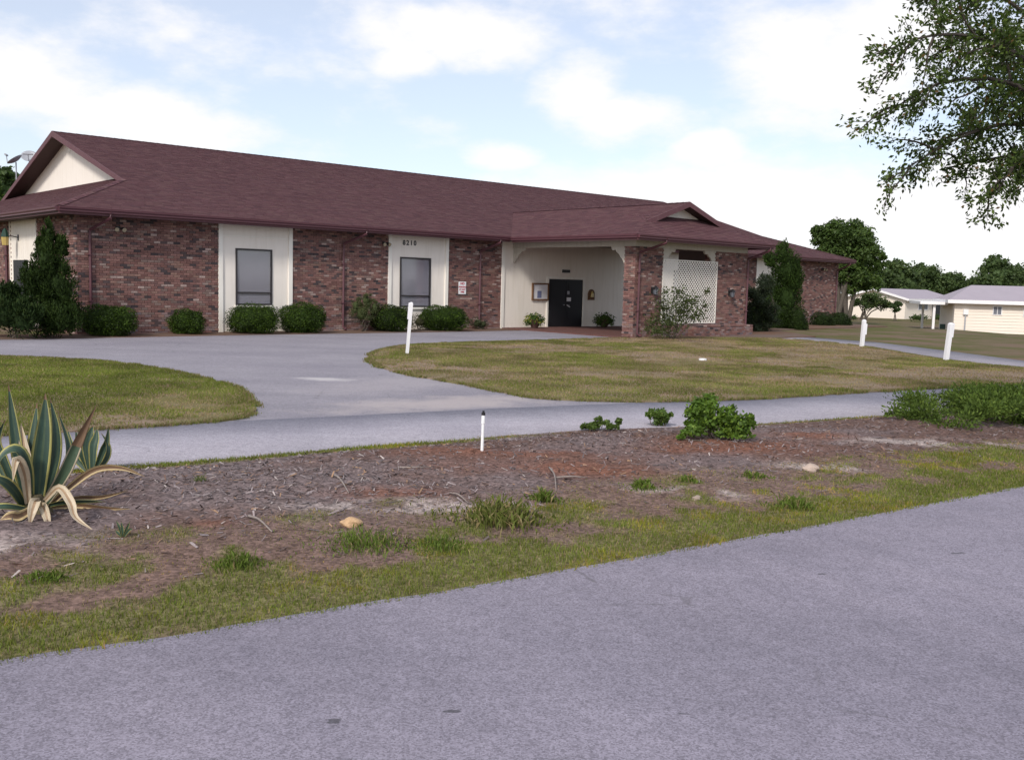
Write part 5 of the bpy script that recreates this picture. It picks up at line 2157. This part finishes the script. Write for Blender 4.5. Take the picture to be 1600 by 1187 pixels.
def white_post(bx, by, tx, ty, wpx, board, label, d_extra=0.0, gz=0.03, pointed=False):
    p = gp(bx, by, gz)
    s = pxm(p[1])
    root = empty('white_post', tuple(p))
    tag(root, label, 'post', 'white wooden posts beside the drive')
    top = at_depth(tx, ty, p[1]) - p
    hw = wpx * s / 2
    ax = top / np.linalg.norm(top)
    sx = np.array([1.0, 0.25, 0.0])
    sx -= ax * (sx @ ax)
    sx /= np.linalg.norm(sx)
    sy = np.cross(ax, sx)
    L_ = np.linalg.norm(top)

    def slab(a0, a1, u0, u1, v0, v1, nm, chamfer=0.0, taper=False):
        m = MB()
        if taper:
            q = [(u0 * 0.25, v0), (u1 * 0.25, v0), (u1 * 0.25, v1), (u0 * 0.25, v1)]
            m.prism([tuple(sx * a + sy * b_ + ax * -0.05) for a, b_ in q], tuple(ax * 0.01))
        q0 = [sx * a + sy * b_ for a, b_ in ((u0, v0), (u1, v0), (u1, v1), (u0, v1))]
        ring0 = [p_ + ax * a0 for p_ in q0]
        ring1 = [p_ + ax * (a1 - chamfer) for p_ in q0]
        cu, cv = (u0 + u1) / 2, (v0 + v1) / 2
        ring2 = [sx * (cu + (a - cu) * 0.45) + sy * (cv + (b_ - cv) * 0.45) + ax * a1 for a, b_ in ((u0, v0), (u1, v0), (u1, v1), (u0, v1))]
        vv = ring0 + ring1 + ring2
        ff = [(3, 2, 1, 0)] + [(i, (i + 1) % 4, 4 + (i + 1) % 4, 4 + i) for i in range(4)] + [(4 + i, 4 + (i + 1) % 4, 8 + (i + 1) % 4, 8 + i) for i in range(4)] + [(8, 9, 10, 11)]
        m = MB()
        m.mesh_part(vv, ff)
        m.build(nm, M['white'], root, fixn=True)
    slab(-0.08, L_, -hw, hw, -hw, hw, 'shaft', chamfer=hw * 0.8)
    u0, u1, f0, f1 = board
    slab(L_ * f0, L_ * f1, u0 * hw, u1 * hw, -hw * 0.85, hw * 0.85, 'side_board', chamfer=0.012)


white_post(636, 553, 643, 472, 4.8, (-1.75, -1.02, 0.67, 0.985), 'leaning white post with a side board at the tip of the grass island')
white_post(1346.5, 541.5, 1350.5, 499, 5.0, (1.02, 2.0, 0.45, 0.85), 'white post with a small side board beside the path, nearer the brick building')
white_post(1478, 563, 1486, 504, 6.2, (1.02, 1.75, 0.62, 0.99), 'tilted white post beside the path, in front of the pale cream home')

# small round lid on the island lawn
for px, py, lab in ((1098, 562, 'small white lid lying in the grass island'), ):
    p = gp(px, py, 0.05)
    m = MB()
    m.tube([(0, 0, -0.01), (0, 0, 0.03), (0, 0, 0.035)], [0.10, 0.10, 0.08], 14)
    ob = m.build('drain_lid', M['plastic'])
    ob.location = tuple(p)
    tag(ob, lab, 'lid')

# ------------------------------------------------------------------ mulch chips and litter
n_ = 42000
x = rng.uniform(-6.5, 13, n_)
v = rng.uniform(0.16, 0.985, n_)
y = y_road(x) + v * (y_lane(x) - y_road(x))
pm = np.clip(px_mask(x, y, 430, 765, 1.5, 1.0) + 0.45 * px_mask(x, y, 960, 700, 1.6, 0.7) + 0.25, 0, 1) * sstep(0.2, 0.45, v)
k = (rng.random(n_) < pm + 0.06) & (rng.random(n_) > verge_green(x, y) * 0.8)
x, y = x[k], y[k]
z = bed_z(x, y)
n_ = len(x)
L_ = np.minimum(rng.gamma(2.2, 0.017, n_) + 0.012, 0.085)
wd = rng.uniform(0.005, 0.016, n_)
a = rng.uniform(0, 2 * math.pi, n_)
ti = rng.normal(size=n_) * 0.25
ux = np.stack([np.cos(a) * np.cos(ti), np.sin(a) * np.cos(ti), np.sin(ti)], 1)
uy = np.stack([-np.sin(a), np.cos(a), rng.normal(size=n_) * 0.4], 1)
c = np.stack([x, y, z + 0.006 + np.abs(np.sin(ti)) * L_ * 0.4], 1)
V = np.empty((n_, 4, 3))
V[:, 0] = c - ux * L_[:, None] / 2 - uy * wd[:, None] / 2
V[:, 1] = c + ux * L_[:, None] / 2 - uy * wd[:, None] * 0.35
V[:, 2] = c + ux * L_[:, None] / 2 + uy * wd[:, None] * 0.35
V[:, 3] = c - ux * L_[:, None] / 2 + uy * wd[:, None] / 2
pal = np.array([[0.19, 0.155, 0.158], [0.25, 0.21, 0.21], [0.11, 0.085, 0.08], [0.18, 0.112, 0.085], [0.36, 0.31, 0.29], [0.10, 0.085, 0.085], [0.30, 0.19, 0.12]])
cols = pal[rng.choice(len(pal), n_, p=[.28, .2, .16, .14, .05, .11, .06])] * rng.uniform(0.8, 1.25, (n_, 1))
tag(np_mesh('mulch_chips', V.reshape(-1, 3), np.arange(4 * n_).reshape(n_, 4), M['chip'], cols), 'scattered grey bark chips and dead leaves on the bed', 'mulch', kind='stuff')


# ------------------------------------------------------------------ far homes
def home_part(m, name, mat, parent):
    return m.build(name, M[mat], parent, fixn=True)


def unit(v_):
    return v_ / np.linalg.norm(v_)


# home B on the right: long wall almost square to the view
pB = gp(1489, 519.5, -0.85)
dB = pB[1]
pB2 = gp(1600, 523.5, -0.85)
ang = math.atan2(pB2[1] - pB[1], pB2[0] - pB[0])
hb = empty('mobile_home', tuple(pB), ang)
tag(hb, 'nearer pale cream home with a grey roof at the right edge', 'home')
HH = 49 * pxm(dB)
LB, WB = 15.0, 7.5
m = MB()
m.box((0, 0, -0.3), (LB, WB, HH))
home_part(m, 'wall', 'home', hb)
for k in range(int(HH / 0.22)):
    m = MB()
    m.prism([(-0.01, -0.030, 0.05 + k * 0.22), (LB + 0.01, -0.030, 0.05 + k * 0.22), (LB + 0.01, -0.002, 0.05 + k * 0.22 + 0.214), (-0.01, -0.002, 0.05 + k * 0.22 + 0.214)], (0, 0.001, 0))
    m.prism([(-0.01, -0.030, 0.045 + k * 0.22), (LB + 0.01, -0.030, 0.045 + k * 0.22), (LB + 0.01, 0.0, 0.048 + k * 0.22), (-0.01, 0.0, 0.048 + k * 0.22)], (0, 0, 0.004))
    home_part(m, 'siding_plank', 'home', hb)
RZB = 1.15
m = MB()
m.prism([(-0.5, -0.5, HH), (LB + .5, -0.5, HH), (LB + .5, WB / 2, HH + RZB), (1.6, WB / 2, HH + RZB)], (0, 0, 0.08))
m.prism([(1.6, WB / 2, HH + RZB), (LB + .5, WB / 2, HH + RZB), (LB + .5, WB + .5, HH), (-.5, WB + .5, HH)], (0, 0, 0.08))
m.prism([(-0.5, -0.5, HH), (1.6, WB / 2, HH + RZB), (-.5, WB + .5, HH)], (0, 0, 0.08))
home_part(m, 'roof', 'home_roof', hb)
for nm, bx in (('fascia', ((-0.55, -0.56, HH - 0.16), (LB + .55, -0.49, HH + 0.10))), ('fascia', ((-0.56, -0.48, HH - 0.16), (-0.49, WB + .5, HH + 0.10)))):
    m = MB()
    m.box(*bx)
    home_part(m, nm, 'home_white', hb)
for px0, px1, py0, py1 in ((1550, 1562, 478, 489.5), (1597, 1611, 480, 491)):
    a = (px0 - 1489) / (1600 - 1489) * np.linalg.norm(pB2 - pB)
    b_ = (px1 - 1489) / (1600 - 1489) * np.linalg.norm(pB2 - pB)
    z1 = HH - (py0 - 471) * pxm(dB)
    z0 = HH - (py1 - 471) * pxm(dB)
    m = MB()
    m.box((a - .06, -0.07, z0 - .06), (b_ + .06, -0.032, z1 + .06))
    wn_ = home_part(m, 'window', 'home_white', hb)
    m = MB()
    m.box((a, -0.08, z0), ((a + b_) / 2 - .02, -0.071, z1))
    home_part(m, 'pane', 'glass', wn_)
    m = MB()
    m.box(((a + b_) / 2 + .02, -0.08, z0), (b_, -0.071, z1))
    home_part(m, 'pane', 'glass', wn_)
m = MB()
m.tube([(0.75, -0.10, -0.1), (0.75, -0.10, 1.35)], 0.05, 8)
mt_ = home_part(m, 'meter_pipe', 'grey', hb)
m = MB()
m.box((0.58, -0.2, 1.35), (0.92, -0.035, 1.75))
home_part(m, 'meter_box', 'home_white', mt_)

# home A farther back: gable end and porch side in view
pA = gp(1413, 498.5, -0.85)
dA = pA[1]
phi = R(47)
gdir = np.array([-math.cos(phi), math.sin(phi)])
ha = empty('mobile_home', tuple(pA), math.atan2(-gdir[1], -gdir[0]))
tag(ha, 'farther pale cream home with a low gable and a dark screened porch', 'home')
GW = 7.1
HA = 31.5 * pxm(dA)
LA = 12.6
# local x runs right along the gable wall (from -GW to 0), local y back along the porch side
m = MB()
m.box((-GW, 0, -0.3), (0, LA, HA))
home_part(m, 'wall', 'home', ha)
RA = 0.95
m = MB()
m.prism([(-GW, 0.005, HA), (0, 0.005, HA), (-GW / 2, 0.005, HA + RA)], (0, LA - .01, 0))
home_part(m, 'gable_wall', 'home', ha)
for s in (0, 1):
    m = MB()
    e_ = 0.5 if s else -GW - 0.5
    m.prism([(-GW / 2, -0.4, HA + RA + .05), (e_, -0.4, HA - .10), (e_, LA + .4, HA - .10), (-GW / 2, LA + .4, HA + RA + .05)], (0, 0, 0.09))
    home_part(m, 'roof', 'home_roof', ha)
    m = MB()
    m.prism([(-GW / 2, -0.47, HA + RA - .08), (e_, -0.47, HA - .22), (e_, -0.47, HA + .02), (-GW / 2, -0.47, HA + RA + .16)], (0, 0.06, 0))
    home_part(m, 'rake_board', 'home_white', ha)
m = MB()
m.box((0.48, -0.4, HA - .2), (0.55, LA + .4, HA + .02))
home_part(m, 'fascia', 'home_white', ha)
m = MB()
m.box((0.003, 3.1, 1.0), (0.05, 5.6, 2.05))
wa = home_part(m, 'window', 'home_white', ha)
m = MB()
m.box((0.051, 3.25, 1.08), (0.06, 5.45, 1.98))
home_part(m, 'pane', 'glass', wa)
m = MB()
m.prism([(0.05, 3.0, 2.12), (0.05, 5.7, 2.12), (0.45, 5.7, 1.75), (0.45, 3.0, 1.75)], (0, 0, 0.03))
home_part(m, 'awning', 'home_white', wa)
# screened porch
m = MB()
m.box((0.05, 6.8, 0), (0.35, LA, HA - .25))
sp_ = home_part(m, 'porch_screen', 'screen', ha)
m = MB()
m.box((-0.1, 6.5, HA - .24), (0.47, LA + .4, HA - .12))
home_part(m, 'porch_roof', 'home_white', ha)
for yy in (6.8, 8.9, 11.0, LA):
    m = MB()
    m.box((0.351, yy - .05, 0), (0.42, yy + .05, HA - .25))
    home_part(m, 'porch_post', 'frame', sp_)
# carport between the homes
cp = gp(1484, 509, -0.85)
car = empty('carport', (pB[0] - 0.3, pB[1] + 1.0, -0.85), ang)
tag(car, 'flat white carport roof on posts joining the two cream homes', 'carport')
m = MB()
m.box((-1.7, 0.0, HH - .30), (0.25, 7.5, HH - .10))
home_part(m, 'roof', 'home_white', car)
for yy in (0.3, 7.0):
    m = MB()
    m.box((-0.75, yy, -0.1), (-0.58, yy + .17, HH - .30))
    home_part(m, 'post', 'home_white', car)

# utility box and stub post by the homes
q = gp(1478, 515, -0.8)
ub = empty('utility_box', (q[0], q[1], -0.85), 0.2)
tag(ub, 'small green utility box on a pale slab beside the nearer home', 'utility box')
m = MB()
m.box((-0.35, -0.3, 0.06), (0.35, 0.3, 0.48))
m.build('cabinet', M['green_box'], ub)
m = MB()
m.box((-0.5, -0.45, -0.1), (0.5, 0.45, 0.06))
m.build('slab', M['home_white'], ub)
q = gp(1474, 507, -0.85)
sp2 = empty('stub_post', (q[0], q[1], -0.85), 0.3)
tag(sp2, 'short white stub post beyond the green utility box', 'post')
m = MB()
m.box((-0.13, -0.13, -0.1), (0.13, 0.13, 0.62))
m.box((-0.15, -0.15, 0.621), (0.15, 0.15, 0.66))
m.build('shaft', M['home_white'], sp2)

# ------------------------------------------------------------------ trees
d = 82
plant('shade_tree', 'round green shade tree rising behind the right end of the building', 'tree', (1321, 502), d,
      [(1322, 385, 40, 36, 0), (1290, 380, 26, 24, 0), (1355, 392, 26, 28, 0), (1325, 362, 34, 20, 0), (1345, 370, 26, 20, 0), (1300, 362, 22, 16, 0), (1335, 430, 34, 26, 0), (1372, 410, 14, 16, 0), (1308, 420, 24, 24, 0), (1278, 362, 12, 10, 0), (1360, 440, 22, 16, 0)],
      0.25, 1.0, (0.054, 0.092, 0.022), (0.085, 0.13, 0.03), amp=0.26, depth=0.35, aspect=0.6, core=True, core_k=0.5, stems=6, trunk_r=0.22, crown='crown', ragged=0.45, nsub=16)
plant('small_tree', 'low spreading multi-stemmed tree in front of the farther home', 'tree', (1350, 497), 100,
      [(1350, 474, 20, 9, 0), (1372, 472, 20, 10, 0), (1338, 472, 10, 7, 0), (1362, 465, 16, 8, 0), (1386, 474, 10, 7, 0)], 0.22, 0.6, (0.045, 0.075, 0.022), (0.08, 0.11, 0.03), amp=0.22, depth=0.35, core_k=0.55, stems=6, trunk_r=0.09, crown='crown', ragged=0.7)
plant('small_tree', 'small round-headed tree right of the spreading one before the farther home', 'tree', (1397, 500), 99, [(1398, 480, 11, 9, 0), (1402, 476, 8, 6, 0)], 0.22, 0.6, (0.045, 0.075, 0.024), amp=0.2, core_k=0.55, stems=2, trunk_r=0.06, crown='crown', ragged=0.6)
for cx, w_, lab in ((1438, 13, 'low green shrub below the window of the farther home'), (1428, 7, 'tiny shrub at the corner of the farther home'), (1334, 7, 'small dark shrub at the left wall of the farther home'), (1470, 12, 'green shrubs before the dark screened porch')):
    plant('home_shrub', lab, 'shrub', (cx, 500), 98, [(cx, 496, w_, 4.5, 0)], 0.2, 0.8, (0.045, 0.075, 0.02), amp=0.3, stems=1, core_k=0.6)
for i, (cx, top, w_, dd, lab) in enumerate([(1402, 402, 44, 150, 'tall green tree beyond the farther home, left in the tree line'), (1448, 409, 44, 155, 'broad green tree beyond the farther home, middle of the tree line'),
                                           (1497, 424, 44, 160, 'lower green tree where the tree line dips'), (1562, 396, 50, 140, 'large green tree behind the nearer home at the right edge'),
                                           (1628, 396, 46, 145, 'green tree beyond the nearer home, cut by the right edge'), (1358, 415, 36, 158, 'green tree in the tree line behind the shade tree'),
                                           (1530, 432, 40, 165, 'farthest low green tree between the two homes')]):
    g_ = 500
    hh = g_ - top
    plant('background_tree', lab, 'tree', (cx, g_), dd,
          [(cx, top + hh * .35, w_ * .8, hh * .36, 0), (cx - w_ * .45, top + hh * .45, w_ * .55, hh * .33, 1), (cx + w_ * .45, top + hh * .42, w_ * .55, hh * .33, -1), (cx, top + hh * .68, w_, hh * .3, 0), (cx - w_ * .1, top + hh * .15, w_ * .45, hh * .14, 0)],
          0.45, 0.7, (0.062, 0.098, 0.034), (0.095, 0.135, 0.045), amp=0.25, depth=0.3, aspect=0.7, group='tree line behind the homes', core_k=0.7, stems=2, trunk_r=0.25, crown='crown', ragged=0.7, nsub=14)
for cx, top, w_, dd, lab in [(5, 255, 40, 75, 'dark green tree behind the left gable end'), (-45, 262, 40, 78, 'dark green tree at the left edge beyond the building')]:
    plant('background_tree', lab, 'tree', (cx, 480), dd, [(cx, top + 45, w_, 45, 0), (cx + 10, top + 80, w_, 60, 0), (cx - 15, top + 30, w_ * .6, 28, 0), (cx + 12, top + 22, w_ * .4, 22, 0), (cx, top + 130, w_, 60, 0)],
          0.36, 0.6, (0.045, 0.078, 0.022), (0.07, 0.11, 0.03), amp=0.2, group='trees behind the left end of the building', core_k=0.7, stems=2, trunk_r=0.25, crown='crown', ragged=0.7, nsub=14)

# ---- oak whose limbs reach in from the right
OD = 13.0
tb = gp(1830, 668, 0.0)
tb = np.array([9.2, OD + 0.3, 0.0])
oak = empty('oak_tree', tuple(tb))
tag(oak, 'oak tree standing beyond the right edge, its leafy limbs reaching in at the top right', 'tree')
m = MB()
fork = np.array([0.15, 0.1, 3.4])
m.tube([(0, 0, -0.1), (0.02, 0, 0.25), (0.05, 0.03, 1.5), fork, fork + np.array([0.15, 0.1, 1.6]), fork + np.array([0.1, 0.2, 3.6])], [0.42, 0.30, 0.25, 0.22, 0.16, 0.06], 12, (0.12, 0.10, 0.085))
m.build('trunk', M['bark'], oak)
LEAF_P, LEAF_A = [], []
twigs = MB()


def rand_dir():
    q = rng.normal(size=3)
    return q / np.linalg.norm(q)


def spray(path, r0, nside, tl, start=0.25):
    """side twigs with leaves along a limb"""
    n_ = len(path) - 1
    for k in range(nside):
        t = start + (1 - start) * (k + rng.random()) / nside
        i = min(int(t * n_), n_ - 1)
        f_ = t * n_ - i
        p_ = path[i] * (1 - f_) + path[i + 1] * f_
        tan = unit(path[i + 1] - path[i])
        q = unit(tan * 0.7 + rand_dir() * 0.9 + np.array([0, 0, -0.12]))
        L_ = tl * rng.uniform(0.45, 1.15) * (1.15 - 0.55 * t)
        e1 = p_ + q * L_ * 0.5
        e2 = e1 + unit(q + np.array([0, 0, -0.25]) + rand_dir() * 0.35) * L_ * 0.5
        twigs.tube([p_, e1, e2], [r0 * 0.35, r0 * 0.25, r0 * 0.08], 4, (0.06, 0.05, 0.042), caps=False)
        for c0, c1, cnt in ((p_, e1, int(18 * L_ / 0.5)), (e1, e2, int(46 * L_ / 0.5))):
            u_ = rng.random(cnt)
            P = c0 + (c1 - c0) * u_[:, None] + rng.normal(size=(cnt, 3)) * 0.055
            LEAF_P.append(P)
            LEAF_A.append(np.tile(unit(c1 - c0), (cnt, 1)))


def limb(pts, r, nsub, sub_len, nside, tl):
    path = catmull(pts, 12)
    mm = MB()
    mm.tube(path, [max(0.006, r * 0.55 * (1 - 0.9 * i / 12)) for i in range(13)], 7, (0.055, 0.046, 0.04))
    mm.build('limb', M['bark'], oak)
    spray(path, 0.02, nside, tl, 0.35)
    for k in range(nsub):
        t = 0.3 + 0.7 * (k + rng.random() * 0.8) / nsub
        i = min(int(t * 12), 11)
        p_ = path[i]
        tan = unit(path[i + 1] - path[i])
        q = unit(tan * 0.9 + rand_dir() * 0.75)
        L_ = sub_len * rng.uniform(0.6, 1.1) * (1.2 - 0.6 * t)
        pp = [p_, p_ + q * L_ * 0.4 + rand_dir() * 0.06, p_ + q * L_ * 0.75 + np.array([0, 0, -0.06 * L_]), p_ + q * L_ + np.array([0, 0, -0.18 * L_])]
        sp = catmull(pp, 8)
        twigs.tube(sp, [0.018 * (1 - 0.8 * i / 8) for i in range(9)], 5, (0.06, 0.05, 0.042), caps=False)
        spray(sp, 0.014, max(5, int(9 * L_)), tl * 0.9, 0.15)


def W(px, py, d_):
    return at_depth(px, py, d_) - tb


limb([fork, W(1680, 150, 12.8), W(1560, 70, 12.4), W(1460, 55, 12.1), W(1362, 88, 12.0)], 0.09, 7, 0.9, 24, 0.42)
limb([fork, W(1690, 200, 12.7), W(1580, 130, 12.5), W(1470, 130, 12.4), W(1372, 185, 12.3)], 0.09, 8, 0.95, 24, 0.42)
limb([fork, W(1700, 250, 12.9), W(1600, 195, 12.9), W(1500, 215, 12.8), W(1382, 285, 12.6)], 0.09, 9, 0.9, 26, 0.42)
limb([fork, W(1690, 260, 13.2), W(1620, 240, 13.3), W(1540, 250, 13.3), W(1480, 262, 13.2)], 0.08, 8, 0.8, 22, 0.42)
limb([fork, W(1700, 260, 12.4), W(1640, 225, 12.3), W(1590, 250, 12.2), W(1556, 305, 12.2)], 0.07, 6, 0.7, 18, 0.40)
limb([fork, W(1690, 120, 13.2), W(1600, 20, 13.3), W(1520, -20, 13.2), W(1440, 5, 13.0)], 0.09, 8, 1.0, 24, 0.45)
limb([fork, W(1680, 180, 13.6), W(1610, 100, 13.9), W(1540, 60, 14.0), W(1480, 60, 14.1)], 0.09, 8, 1.0, 24, 0.45)
limb([fork, W(1690, 190, 14.2), W(1630, 150, 14.4), W(1560, 150, 14.4), W(1510, 175, 14.4)], 0.08, 8, 1.0, 24, 0.45)
for k in range(12):
    an = R(-150 + k * 27)
    e_ = np.array([math.cos(an), math.sin(an), 0]) * rng.uniform(2.2, 3.4)
    limb([fork + np.array([0, 0, rng.uniform(-.3, 1.6)]), fork + e_ * 0.4 + np.array([0, 0, 1.2]), fork + e_ * 0.75 + np.array([0, 0, 2.0]), fork + e_ + np.array([0, 0, 1.7 + rng.random()])], 0.08, 5, 1.2, 12, 0.5)
P, A_ = np.concatenate(LEAF_P), np.concatenate(LEAF_A)
cl = foliage_cols(P, (0.046, 0.074, 0.016), 0.35, (0.10, 0.145, 0.03), 0.35, 5)
rust = rng.random(len(P)) < 0.03
cl[rust] = np.array([0.14, 0.085, 0.03])
tag(leaf_obj('crown', P, 0.068 * rng.uniform(0.6, 1.25, len(P)), 0.5, cl, M['leaf'], oak, along=A_ * 0.6), kind='stuff')
tag(twigs.build('twigs', M['bark'], oak), kind='stuff')
print('oak leaves', len(P))
